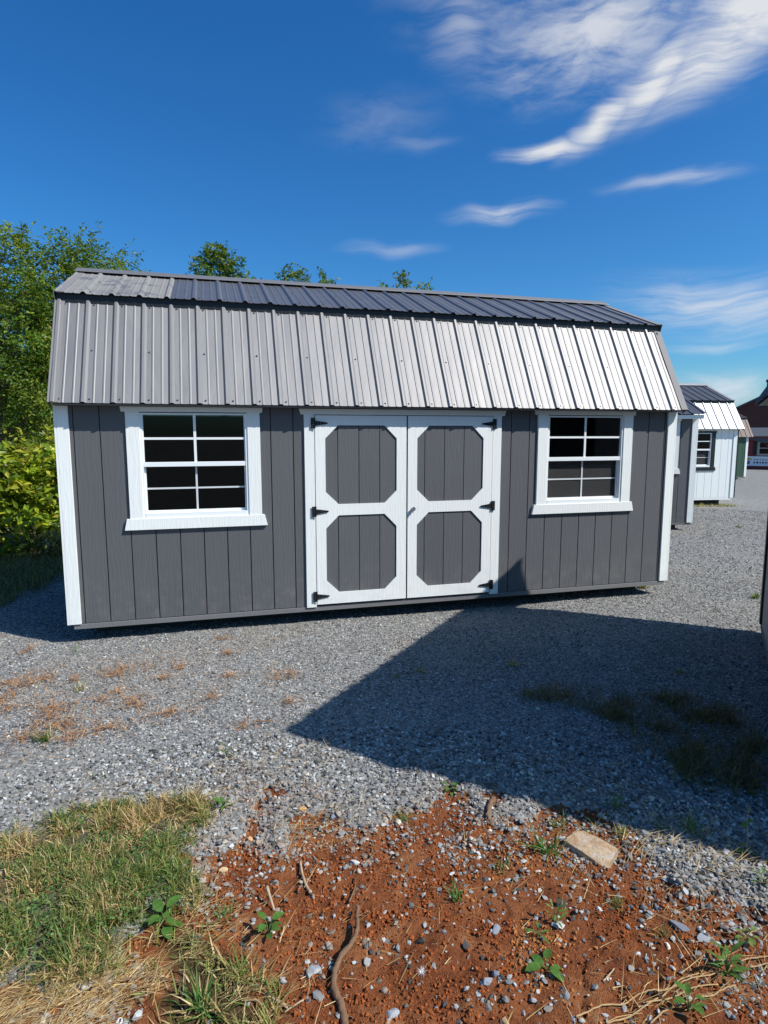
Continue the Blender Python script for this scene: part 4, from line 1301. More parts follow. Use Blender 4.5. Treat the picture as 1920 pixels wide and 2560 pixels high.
def trees():
    G = 'trees along the back of the yard'
    tree('deciduous_tree', 'tall bushy green tree at the left picture edge, nearest of the left trees', (-3.0, 8.6),
         [(0.2, 0, 4.6, 1.0, 1.0, 1.55), (-0.5, 0.3, 3.1, 1.1, 1.0, 1.6), (0.5, -0.1, 3.2, 0.9, 0.9, 1.7), (0.3, 0, 5.75, 0.55, 0.6, 0.6)], 190, 12, 10, 0.085, GREENS, 11, 0.07, group=G, shell=0.3)
    tree('deciduous_tree', 'tree with spreading feathery top rising over the left end of the grey roof', (-1.75, 9.6),
         [(0.0, 0, 4.9, 0.9, 0.9, 1.2), (0.75, 0.1, 5.05, 1.0, 0.8, 0.85), (1.35, 0, 4.75, 0.7, 0.6, 0.6), (-0.3, 0, 3.3, 0.8, 0.8, 1.5)], 170, 12, 10, 0.082, GREENS, 12, 0.065, group=G, shell=0.3)
    tree('deciduous_tree', 'slim tree filling the gap behind the two left trees', (-3.6, 12.5),
         [(0, 0, 3.8, 1.6, 1.2, 2.3), (1.2, 0, 2.6, 1.2, 1.0, 1.8)], 150, 10, 9, 0.11, GREENS * 0.8, 13, 0.09, group=G, shell=0.2)
    tree('deciduous_tree', 'round-topped dark green tree seen above the roof left of centre', (1.55, 13.0),
         [(-0.1, 0, 5.75, 1.05, 0.9, 0.95), (0.1, 0, 6.45, 0.75, 0.7, 0.55), (0.8, 0, 5.6, 0.5, 0.5, 0.6), (0, 0, 4.0, 1.1, 1.1, 1.4)], 150, 13, 10, 0.10, GREENS * 0.85, 14, 0.11, group=G, shell=0.15, clump_r=0.26)
    tree('deciduous_tree', 'treetop with one drooping bough just clearing the middle of the roof ridge', (4.25, 13.2),
         [(0, 0, 5.2, 0.9, 0.9, 1.15), (-0.5, 0, 6.4, 0.5, 0.35, 0.18), (0.35, 0, 6.25, 0.3, 0.3, 0.32)], 60, 9, 9, 0.10, GREENS * 0.9, 15, 0.09, group=G, clump_r=0.26)
    tree('deciduous_tree', 'small treetop above the roof ridge right of centre', (7.05, 13.4),
         [(0, 0, 5.1, 1.1, 1.0, 1.15), (0.1, 0, 6.3, 0.34, 0.35, 0.45), (0.75, 0, 6.15, 0.34, 0.3, 0.36), (-0.75, 0, 6.15, 0.42, 0.3, 0.26)], 80, 9, 9, 0.10, GREENS * 0.9, 16, 0.09, group=G, clump_r=0.24)
    # a dense thicket closes the view behind them
    tree('thicket', 'dense dark thicket closing the view behind the left trees', (-5.2, 17.0),
         [(0, 0, 2.0, 4.2, 1.3, 2.1), (2.2, 0.3, 2.6, 2.6, 1.2, 2.2)], 170, 8, 8, 0.2, GREENS * 0.75, 17, 0.1, group=None, cat='bushes', clump_r=0.6, stems=5, shell=0.1)
    S = 'tall shrubs beside the left end of the grey shed'
    tree('shrub', 'yellow-green large-leaved shrub nearest the left corner of the grey shed', (-1.28, 4.75),
         [(0, 0, 0.85, 0.42, 0.45, 0.68), (0.12, 0.1, 1.25, 0.36, 0.36, 0.32)], 46, 7, 6, 0.135, YELLOWS, 21, 0.018, group=S, cat='shrub', clump_r=0.2, stems=7, shell=0.2)
    tree('shrub', 'tallest yellow-green shrub at the left picture edge', (-1.95, 4.55),
         [(0, 0, 0.8, 0.48, 0.45, 0.72), (-0.1, 0, 1.3, 0.4, 0.36, 0.34)], 50, 7, 6, 0.14, YELLOWS, 22, 0.018, group=S, cat='shrub', clump_r=0.2, stems=7, shell=0.2)
    tree('shrub', 'darker shrub standing between and behind the two yellow-green ones', (-1.7, 5.6),
         [(0, 0, 1.0, 0.7, 0.5, 0.8), (0.2, 0, 1.5, 0.6, 0.45, 0.35)], 60, 7, 7, 0.10, YELLOWS * 0.8, 23, 0.018, group=S, cat='shrub', clump_r=0.22, stems=7, shell=0.2)
    tree('shrub', 'low pale bush at the foot of the shrubs behind the white corner post', (-0.98, 4.35),
         [(0, 0, 0.28, 0.32, 0.3, 0.28)], 24, 7, 6, 0.06, np.array([[0.25, 0.27, 0.15], [0.14, 0.18, 0.06], [0.3, 0.29, 0.2]]), 24, 0.01, group=S, cat='shrub', clump_r=0.14, stems=5, shell=0.2)


trees()


# ------------------------------------------------------------------ grass, straw, weeds
def ribbons(x, y, z, L, w, head, lean, curl, twist=None):
    """grass blades: root, two joints and a tip; lean 0 = upright, 90 deg = flat"""
    n = len(x)
    hx, hy = np.cos(head), np.sin(head)
    b = np.stack([-hy, hx, np.zeros(n)], 1)
    if twist is not None:
        b = b * np.cos(twist)[:, None] + np.stack([np.zeros(n), np.zeros(n), np.sin(twist)], 1)
    p = np.stack([x, y, z], 1)
    rows = []
    wd = [1.0, 0.9, 0.6]
    ang = lean.copy()
    for k in range(4):
        if k < 3:
            rows.append(p - b * (w * wd[k] * 0.5)[:, None]); rows.append(p + b * (w * wd[k] * 0.5)[:, None])
            d = np.stack([hx * np.sin(ang), hy * np.sin(ang), np.cos(ang)], 1)
            p = p + d * (L / 3)[:, None]
            ang = ang + curl / 3
        else:
            rows.append(p)
    V = np.stack(rows, 1)
    F = np.array([[0, 1, 3], [0, 3, 2], [2, 3, 5], [2, 5, 4], [4, 5, 6]])[None] + (np.arange(n) * 7)[:, None, None]
    return V.reshape(-1, 3), F.reshape(-1, 3)


def blade_mesh(name, x, y, L, w, lean, curl, cols, mat, dz=0.0, head=None, parent=None, local=None):
    n = len(x)
    if head is None: head = rng.uniform(0, 2 * np.pi, n)
    z = ground_h(x, y) + dz
    V, F = ribbons(x, y, z, L, w, head, lean, curl, rng.normal(0, 0.3, n))
    if local is not None: V = V - np.array(local)
    C = np.repeat(np.concatenate([cols, np.ones((n, 1))], 1), 7, 0)
    return mesh_np(name, V, F, mat, parent, col=C)


def sample_poly(poly, n, edge=0.05):
    px = [p[0] for p in poly]; py = [p[1] for p in poly]
    x = rng.uniform(min(px) - edge, max(px) + edge, n); y = rng.uniform(min(py) - edge, max(py) + edge, n)
    s = sdist(x, y, poly) + (fbm(x, y, 9.0, 3, 61) - 0.5) * 0.16
    k = s < rng.uniform(-edge, edge, n) * 0.8
    return x[k], y[k], s[k]


GREEN_B = np.array([[0.135, 0.185, 0.035], [0.185, 0.225, 0.05], [0.085, 0.14, 0.035], [0.24, 0.26, 0.07]])
STRAW_B = np.array([[0.52, 0.38, 0.17], [0.42, 0.29, 0.12], [0.60, 0.47, 0.25], [0.34, 0.21, 0.085]])


def pick(pal, n):
    return pal[rng.integers(0, len(pal), n)] * rng.uniform(0.75, 1.25, (n, 1))


def grass():
    # the patch in the left foreground: straw-coloured along its upper rim, green below
    x, y, s = sample_poly(GRASS, 62000)
    clump = fbm(x, y, 13.0, 2, 73)
    v = in_view(x, y, 4) & (rng.random(len(x)) < 0.12 + 1.2 * sstep(0.34, 0.64, clump)); x, y, clump = x[v], y[v], clump[v]; n = len(x)
    dry = np.clip(sstep(-3.15, -2.75, y) * 0.35 + (fbm(x, y, 6.0, 3, 71) - 0.42) * 1.6 + 0.22, 0.14, 0.9)
    isdry = rng.random(n) < dry
    col = np.where(isdry[:, None], pick(STRAW_B, n), pick(GREEN_B, n))
    L = rng.uniform(0.025, 0.08, n) * (1 + 0.5 * sstep(0.75, 1.05, x) * sstep(-3.0, -2.7, y)) * (0.55 + 0.9 * clump)
    o = blade_mesh('grass_patch', x, y, L, rng.uniform(0.0022, 0.0056, n), np.where(isdry, rng.uniform(0.3, 1.55, n), rng.uniform(0.1, 1.35, n)), rng.uniform(0.0, 1.2, n), col, M['blade'], dz=0.02 * clump - 0.006)
    tag(o, 'green and straw-coloured grass patch at the lower left on the clay', 'grass', kind='stuff')
    # small round-leaved creeping weeds woven into it
    x, y, s = sample_poly(GRASS, 16000)
    v = in_view(x, y, 4) & (fbm(x, y, 5.0, 3, 83) > 0.53); x, y = x[v], y[v]; n = len(x)
    P = np.stack([x, y, ground_h(x, y) + rng.uniform(0.01, 0.045, n)], 1)
    ln = rng.uniform(0.008, 0.017, n)
    V, F = leaf_quads(P, rng.normal(0, 1, (n, 3)) * [1, 1, 0.35], rng.normal(0, 0.5, (n, 3)) + [0, -0.1, 1], ln, ln * 0.38)
    c = pick(np.array([[0.10, 0.19, 0.045], [0.075, 0.15, 0.04], [0.16, 0.22, 0.06]]), n)
    o = mesh_np('creeping_weed', V, F, M['blade'], col=np.repeat(np.concatenate([c, np.ones((n, 1))], 1), 4, 0))
    tag(o, 'mat of small-leaved creeping weed within the lower left grass', 'ground cover', kind='stuff')
    # thinner grass in the clay towards the middle of the bottom edge
    x, y, s = sample_poly(GRASS2, 9000)
    k = (rng.random(len(x)) < sstep(0.40, 0.62, fbm(x, y, 7.0, 3, 75)) * 0.8 + 0.1); x, y = x[k], y[k]; n = len(x)
    isdry = rng.random(n) < 0.5
    col = np.where(isdry[:, None], pick(STRAW_B, n), pick(GREEN_B, n) * 1.1)
    o = blade_mesh('sparse_grass', x, y, rng.uniform(0.03, 0.11, n), rng.uniform(0.0025, 0.0065, n), np.where(isdry, rng.uniform(0.8, 1.5, n), rng.uniform(0.2, 1.1, n)), rng.uniform(0.0, 1.0, n), col, M['blade'])
    tag(o, 'thin green and dry grass on bare clay at the bottom left of centre', 'grass', kind='stuff')
    # lawn left of the shed
    x, y, s = sample_poly([(-4.5, 0.5), (-0.9, 0.9), (-0.7, 2.2), (-0.5, 3.6), (-0.2, 6.0), (-6, 7.0)], 26000)
    v = in_view(x, y, 2) & (lawn_mask(x, y) > 0.3); x, y = x[v], y[v]; n = len(x)
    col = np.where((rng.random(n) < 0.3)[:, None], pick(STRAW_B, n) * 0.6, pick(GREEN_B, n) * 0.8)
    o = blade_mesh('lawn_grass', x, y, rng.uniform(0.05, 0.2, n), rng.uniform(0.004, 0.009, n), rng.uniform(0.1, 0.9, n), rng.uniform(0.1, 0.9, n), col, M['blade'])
    tag(o, 'rough grass in the shade left of the grey shed', 'grass', kind='stuff')
    # matted grass within the big shadow
    xs, ys = [], []
    for P, q in ((SHG1, 5000), (SHG2, 26000)):
        x, y, s = sample_poly(P, q, 0.12); xs.append(x); ys.append(y)
    x = np.concatenate(xs); y = np.concatenate(ys)
    k = rng.random(len(x)) < (0.12 + 0.6 * sstep(0.40, 0.66, fbm(x, y, 6.0, 3, 79))); x, y = x[k], y[k]; n = len(x)
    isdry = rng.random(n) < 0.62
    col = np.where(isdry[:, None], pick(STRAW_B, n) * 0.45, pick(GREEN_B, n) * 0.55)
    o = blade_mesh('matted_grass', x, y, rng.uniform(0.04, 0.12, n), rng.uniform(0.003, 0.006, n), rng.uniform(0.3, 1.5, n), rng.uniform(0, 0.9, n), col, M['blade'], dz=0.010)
    tag(o, 'matted dull grass growing through gravel inside the big shadow', 'grass', kind='stuff')
    # pine straw on the gravel and clay
    STRAWP = [(-0.23, -0.82, 0.09, 0.07), (-0.01, -0.81, 0.08, 0.07), (0.54, -0.78, 0.13, 0.13), (0.47, -0.87, 0.08, 0.05), (0.93, -0.85, 0.04, 0.04), (1.65, -1.25, 0.07, 0.08), (1.75, -1.23, 0.02, 0.04), (1.3, -1.13, 0.04, 0.02), (0.19, -1.56, 0.12, 0.2), (0.39, -1.85, 0.06, 0.08), (0.57, -1.78, 0.16, 0.05), (0.93, -1.66, 0.15, 0.05), (0.67, -1.39, 0.05, 0.06), (0.67, -1.5, 0.06, 0.04), (0.47, -1.33, 0.05, 0.05), (1.17, -1.46, 0.05, 0.04), (1.68, -1.68, 0.04, 0.03), (1.37, -1.95, 0.04, 0.04), (-0.18, -1.15, 0.06, 0.12), (-0.09, -1.32, 0.08, 0.08), (-0.31, -0.09, 0.03, 0.09), (1.3, -0.63, 0.04, 0.03), (1.26, -0.24, 0.04, 0.04), (0.2, -0.92, 0.03, 0.03), (-0.12, -0.88, 0.07, 0.08), (0.19, -1.4, 0.09, 0.1), (0.55, -1.22, 0.04, 0.03), (0.84, -1.05, 0.03, 0.02), (0.3, -1.66, 0.12, 0.06), (0.12, -1.78, 0.12, 0.06)]
    xs, ys = [], []
    for a, b, ra, rb in STRAWP:
        q = int(6500 * (ra + 0.02) * (rb + 0.03)) + 25
        k = np.where(rng.random(q) < 0.55, 0.55, 1.5)
        xs.append(a + rng.normal(0, ra, q) * k); ys.append(b + rng.normal(0, rb, q) * k)
    x = np.concatenate(xs); y = np.concatenate(ys); n = len(x)
    OR = np.array([[0.42, 0.21, 0.085], [0.34, 0.16, 0.06], [0.48, 0.28, 0.13], [0.25, 0.11, 0.045]])
    o = blade_mesh('pine_straw', x, y, rng.uniform(0.03, 0.09, n), rng.uniform(0.0025, 0.005, n), rng.uniform(0.9, 1.62, n), rng.uniform(-0.1, 0.4, n), pick(OR, n), M['straw'], dz=0.017)
    tag(o, 'scattered tufts of orange-brown dead grass on the gravel', 'straw', kind='stuff')
    # pale hay at the lower left, along the grass rim and scattered
    xs, ys, hs = [], [], []
    x, y, s = sample_poly(STRAWZ, 11000, 0.08); xs.append(x); ys.append(y); hs.append(rng.normal(0.35, 0.5, len(x)))
    for (a, b, ra, rb, q, hd) in ((1.08, -2.86, 0.07, 0.14, 260, 1.0), (1.12, -3.45, 0.12, 0.08, 160, 0.2), (0.7, -2.45, 0.22, 0.06, 60, 0.25), (1.45, -2.45, 0.25, 0.12, 110, 0.5), (1.65, -3.05, 0.16, 0.08, 120, 0.3), (2.3, -3.6, 0.5, 0.3, 110, 0.3), (3.1, -3.55, 0.16, 0.10, 150, 0.4), (3.0, -3.85, 0.25, 0.18, 130, 0.1), (2.7, -4.2, 0.3, 0.05, 160, 0.1), (1.3, -3.85, 0.15, 0.12, 120, 0.6), (3.35, -3.8, 0.2, 0.2, 110, 0.2)):
        xs.append(rng.normal(a, ra, q)); ys.append(rng.normal(b, rb, q)); hs.append(rng.normal(hd, 0.7, q))
    x = np.concatenate(xs); y = np.concatenate(ys); h = np.concatenate(hs); n = len(x)
    o = blade_mesh('hay', x, y, rng.uniform(0.03, 0.15, n) * rng.uniform(0.6, 1.2, n), rng.uniform(0.0010, 0.0027, n), rng.uniform(1.2, 1.62, n), rng.uniform(-0.1, 0.25, n), pick(STRAW_B, n) * 1.1, M['straw'], dz=0.010, head=h)
    tag(o, 'pale dry hay strands lying on clay and grass in the foreground', 'hay', kind='stuff')


grass()


def leaf_mesh(name, length, width, col, curl=0.35, lobes=0):
    """one ovate leaf lying along +x, folded along the midrib"""
    V, F = [], []
    ns = 6
    for i in range(ns + 1):
        t = i / ns
        w = width * (math.sin(math.pi * min(1, t * 0.94 + 0.04)) ** 0.8) * (1 - 0.35 * t)
        x = length * t; z = -curl * length * (t * t) * 0.6 + 0.06 * length * t
        V += [(x, -w, z + w * 0.25), (x, 0, z), (x, w, z + w * 0.25)]
    for i in range(ns):
        for k in range(2):
            a = i * 3 + k
            F.append((a, a + 1, a + 4, a + 3))
    me = bpy.data.meshes.new(name); me.from_pydata(V, [], F)
    a = me.color_attributes.new('tint', 'FLOAT_COLOR', 'POINT')
    for i, dd in enumerate(a.data): dd.color = (*[c * (0.9 + 0.2 * ((i // 3) % 2)) for c in col], 1)
    me.materials.append(M['blade'])
    me.polygons.foreach_set('use_smooth', [True] * len(me.polygons))
    return me


LEAVES = [leaf_mesh('broad_leaf', 0.060, 0.021, (0.09, 0.19, 0.035)), leaf_mesh('narrow_leaf', 0.060, 0.010, (0.10, 0.20, 0.04)), leaf_mesh('pale_leaf', 0.05, 0.017, (0.16, 0.24, 0.06))]


def leafy_weed(label, x, y, n, size, mesh, h=0.04, seed=0, up=0.4, group=None, cat='weed'):
    r = random.Random(seed)
    z = gh(x, y)
    root = empty('weed', (x, y, z)); tag(root, label, cat, group)
    st = MB()
    for i in range(n):
        a = i * 2.4 + r.uniform(-0.4, 0.4)
        hh = h * (0.25 + 0.85 * i / max(1, n - 1)) * r.uniform(0.8, 1.2)
        rad = 0.010 + 0.012 * r.random()
        tip = (rad * math.cos(a), rad * math.sin(a), hh)
        st.tube([(0, 0, -0.01), (tip[0] * 0.3, tip[1] * 0.3, hh * 0.6), tip], 0.0014, 5, cap=False)
        o = bpy.data.objects.new('leaf', mesh); link(o, root)
        o.location = tip
        o.rotation_euler = (r.uniform(-0.3, 0.3), -r.uniform(0.0, up), a)
        s = size / 0.06 * r.uniform(0.7, 1.15)
        o.scale = (s, s, s)
    st.build('stem', M['stem'], root)
    return root


def tuft_weed(label, x, y, n, h, w, seed=0, dry=0.15, lean=0.9, group=None):
    global rng
    keep = rng; rng = np.random.default_rng(1000 + seed)
    bx = x + rng.normal(0, 0.006 + 0.12 * h, n); by = y + rng.normal(0, 0.006 + 0.12 * h, n)
    isdry = rng.random(n) < dry
    col = np.where(isdry[:, None], pick(STRAW_B, n), pick(np.array([[0.085, 0.18, 0.035], [0.12, 0.22, 0.05], [0.065, 0.14, 0.03]]), n))
    z = gh(x, y)
    o = blade_mesh('weed', bx, by, h * rng.uniform(0.5, 1.2, n), w * rng.uniform(0.7, 1.3, n), rng.uniform(0.1, lean, n), rng.uniform(0.2, 1.2, n), col, M['blade'], local=(x, y, z), dz=-0.002)
    o.location = (x, y, z)
    rng = keep
    tag(o, label, 'weed', group)
    return o


def weeds():
    M['stem'] = plain('green_stem', (0.10, 0.14, 0.04), 0.6, 0.3, 20, 0.2, 0)
    B, N, P = LEAVES
    leafy_weed('broad-leaved green weed at the edge of the grass patch, lower left', 1.012, -3.45, 9, 0.06, B, 0.07, 1, 0.3)
    leafy_weed('small green weed growing beside an upright pale stick on the clay', 1.382, -3.583, 9, 0.045, B, 0.05, 2)
    leafy_weed('four-leaved dark green seedling alone on the clay, bottom right of centre', 2.287, -3.983, 5, 0.055, B, 0.025, 3, 0.1)
    leafy_weed('bushy green weed above the dry vines near the bottom right corner', 2.87, -4.165, 16, 0.06, N, 0.075, 4, 0.7)
    leafy_weed('leafy weed half fallen over on the clay below the flat rock', 2.413, -3.83, 10, 0.035, N, 0.06, 5, 0.7)
    leafy_weed('low weed next to the fallen leafy one, nearer the bottom', 2.326, -3.862, 5, 0.04, N, 0.02, 6, 0.2)
    leafy_weed('dull green weed among the dry vines at the bottom right', 2.635, -4.25, 7, 0.045, B, 0.06, 7, 0.6)
    leafy_weed('pale round-leaved weed at the right picture edge above the bushy weed', 3.029, -4.085, 9, 0.035, P, 0.04, 8)
    leafy_weed('dark leafy weed at the right picture edge in the gravel', 3.30, -3.905, 8, 0.04, N, 0.05, 9, 0.6)
    leafy_weed('bright green upright weed right on the shadow edge above the flat rock', 3.042, -3.314, 11, 0.035, N, 0.09, 10, 0.9)
    leafy_weed('small upright weed on gravel, third from the left along the patch rim', 1.261, -2.29, 10, 0.035, N, 0.075, 11, 0.9)
    leafy_weed('small broad green weed in gravel above the clay left of centre', 1.238, -2.798, 8, 0.035, B, 0.04, 12, 0.5)
    leafy_weed('bright green weed in the gravel heap near the shadow edge', 2.354, -2.916, 9, 0.035, B, 0.035, 13, 0.5)
    leafy_weed('tiny green weed in gravel between shadow and hay at the right', 3.14, -3.50, 6, 0.025, N, 0.04, 14, 0.8)
    # spindly weed with a pair of leaves half way up
    s = leafy_weed('tall spindly weed with two leaf pairs in front of the shadow at the right', 3.40, -3.72, 5, 0.035, B, 0.02, 15)
    m = MB(); m.tube([(0, 0, 0), (0.006, 0.0, 0.08), (-0.004, 0.004, 0.15), (0.004, 0, 0.22)], [0.002, 0.0018, 0.0015, 0.001], 6)
    m.build('stalk', M['vine'], s)
    for k, (a, zz) in enumerate(((0.3, 0.14), (3.3, 0.135), (1.2, 0.20), (4.2, 0.205))):
        o = bpy.data.objects.new('leaf', P if k > 1 else B); link(o, s); o.location = (0, 0, zz); o.rotation_euler = (0, -0.1, a); sc = 0.7 if k < 2 else 0.35; o.scale = (sc, sc, sc)
    T = [
        ('grassy weed tuft on clay beside the broad-leaved weed', 1.225, -3.452, 26, 0.085, 0.005, 0.3),
        ('thick green grass tuft at the bottom edge left of the dead root', 1.157, -3.83, 60, 0.12, 0.007, 0.3),
        ('bright green grass tuft with straw on the gravel at far left', 0.224, -1.82, 80, 0.11, 0.004, 0.2),
        ('thin lone grass sprig on gravel above the grass patch', 0.614, -2.34, 6, 0.09, 0.003, 0.1),
        ('pale grass sprig in gravel just below the left shed corner', 0.078, -0.232, 14, 0.11, 0.004, 0.4),
        ('dull grass tuft amid the dead grass on the left gravel', 0.284, -1.112, 30, 0.08, 0.004, 0.5),
        ('feathery weed at the clay edge in the middle of the picture', 2.056, -3.082, 45, 0.075, 0.003, 0.25),
        ('wide crabgrass weed on clay left of the flat rock', 2.583, -3.466, 34, 0.12, 0.007, 0.1),
        ('small grass weed on clay below the crabgrass', 2.359, -3.502, 16, 0.07, 0.006, 0.1),
        ('small grass weed on the clay in the centre foreground', 2.103, -3.61, 18, 0.065, 0.006, 0.1),
        ('thin grass weed at the upper left of the flat rock', 2.877, -3.392, 8, 0.09, 0.005, 0.3),
        ('grass weed just above the crabgrass, left of the flat rock', 2.739, -3.309, 14, 0.09, 0.007, 0.1),
        ('grass clump straddling the lower shadow edge at the right', 3.287, -3.535, 40, 0.11, 0.004, 0.25),
        ('mixed green and dry tuft between flat rock and shadow', 2.969, -3.462, 34, 0.07, 0.004, 0.5),
        ('fine grey-green tuft among slate chips right of the flat rock', 2.70, -3.812, 40, 0.05, 0.0025, 0.2),
        ('tiny silvery tuft on clay lower right', 2.771, -3.976, 22, 0.045, 0.003, 0.4),
        ('dark grass tuft inside the big shadow near its tip', 2.716, -1.392, 40, 0.07, 0.004, 0.3),
        ('smaller grass tuft left of the one inside the shadow tip', 2.525, -1.421, 24, 0.05, 0.004, 0.3),
        ('brown-green tuft inside the shadow close to the main shed', 3.445, -1.494, 60, 0.07, 0.004, 0.6),
        ('dark tuft inside the shadow near the right picture edge', 4.603, -1.948, 40, 0.07, 0.004, 0.4),
        ('green tuft on sunny gravel beside the shed at the right edge', 6.95, -0.39, 70, 0.08, 0.007, 0.1),
        ('low green tuft far out on the sunny gravel lane', 11.0, 3.85, 60, 0.07, 0.01, 0.2),
        ('yellow-green tuft under the right front corner of the main shed', 6.05, 0.32, 90, 0.08, 0.007, 0.5),
    ]
    for i, (lb, x, y, n, h, w, dry) in enumerate(T):
        tuft_weed(lb, x, y, n, h, w, i, dry, 1.2)
    # strip of weeds under the white shed
    n = 260
    x = rng.uniform(12.6, 14.1, n); y = 7.05 + rng.normal(0, 0.10, n) - (x - 13.4) * 0.12
    o = blade_mesh('weed_strip', x, y, rng.uniform(0.04, 0.13, n), rng.uniform(0.008, 0.015, n), rng.uniform(0.1, 0.9, n), rng.uniform(0, 0.8, n), np.where((rng.random(n) < 0.5)[:, None], pick(STRAW_B, n), pick(GREEN_B, n) * 1.2), M['blade'])
    tag(o, 'strip of yellow-green grass along the foot of the white shed', 'grass', kind='stuff')


weeds()


# ------------------------------------------------------------------ sticks, root, vines, rocks
def on_ground(pts, lift=0.0):
    z = ground_h(np.array([p[0] for p in pts]), np.array([p[1] for p in pts]))
    return [(p[0], p[1], zz + lift) for p, zz in zip(pts, z)]


def smooth_pts(pts, n=5):
    P = np.array(pts); out = []
    m = len(P)
    for i in range(m - 1):
        p0, p1, p2, p3 = P[max(i - 1, 0)], P[i], P[i + 1], P[min(i + 2, m - 1)]
        for k in range(n):
            t = k / n
            out.append(0.5 * ((2 * p1) + (-p0 + p2) * t + (2 * p0 - 5 * p1 + 4 * p2 - p3) * t * t + (-p0 + 3 * p1 - 3 * p2 + p3) * t ** 3))
    out.append(P[-1])
    return [tuple(q) for q in out]


def stick(name, label, pts, r0, r1, mat, lift=0.008, cat='stick', group=None, wob=0.0, lifts=None, sides=8):
    q = smooth_pts(pts)
    z = ground_h(np.array([p[0] for p in q]), np.array([p[1] for p in q]))
    base = np.array([q[0][0], q[0][1], z[0]])
    n = len(q)
    L = np.interp(np.linspace(0, 1, n), np.linspace(0, 1, len(lifts)), lifts) if lifts else np.full(n, lift)
    z = np.convolve(np.pad(z, 2, mode='edge'), np.ones(5) / 5, 'valid')
    P = [(p[0] - base[0] + rng.normal(0, wob), p[1] - base[1] + rng.normal(0, wob), zz - base[2] + l + rng.normal(0, wob)) for p, zz, l in zip(q, z, L)]
    rad = [max(0.0008, (r0 + (r1 - r0) * i / (n - 1)) * rng.uniform(0.88, 1.12)) for i in range(n)]
    o = MB().tube(P, rad, sides).build(name, mat, None, smooth=True, loc=tuple(base))
    tag(o, label, cat, group)
    return o


def rock(name, label, x, y, sx, sy, sz, seed, mat, rz=0.0, cat='stone', col=None, sink=0.3, poly=None):
    r = np.random.default_rng(seed)
    bm = bmesh.new()
    bmesh.ops.create_icosphere(bm, subdivisions=3, radius=1.0)
    nrm = unit(r.normal(0, 1, (13, 3)) * [1, 1, 0.8]); off = r.uniform(0.45, 0.85, 13)
    nrm = np.vstack([nrm, [[0, 0, 1], [0, 0, -1]]]); off = np.append(off, [0.6, 0.6])
    for v in bm.verts:
        p = np.array(v.co)
        for _ in range(2):
            for nn, d in zip(nrm, off):
                e = p @ nn - d
                if e > 0: p = p - nn * e
        p = p * (1 + r.normal(0, 0.02))
        v.co = Vector(p * np.array([sx, sy, sz]) / 0.8)
    me = bpy.data.meshes.new(name); bm.to_mesh(me); bm.free()
    if col is not None:
        a = me.color_attributes.new('tint', 'FLOAT_COLOR', 'POINT')
        a.data.foreach_set('color', np.tile([*col, 1.0], len(me.vertices)).astype(np.float32))
    me.materials.append(mat)
    o = bpy.data.objects.new(name, me); link(o)
    o.location = (x, y, gh(x, y) + sz * (1 - 2 * sink) * 0.6); o.rotation_euler = (r.normal(0, 0.1), r.normal(0, 0.1), rz)
    tag(o, label, cat)
    return o


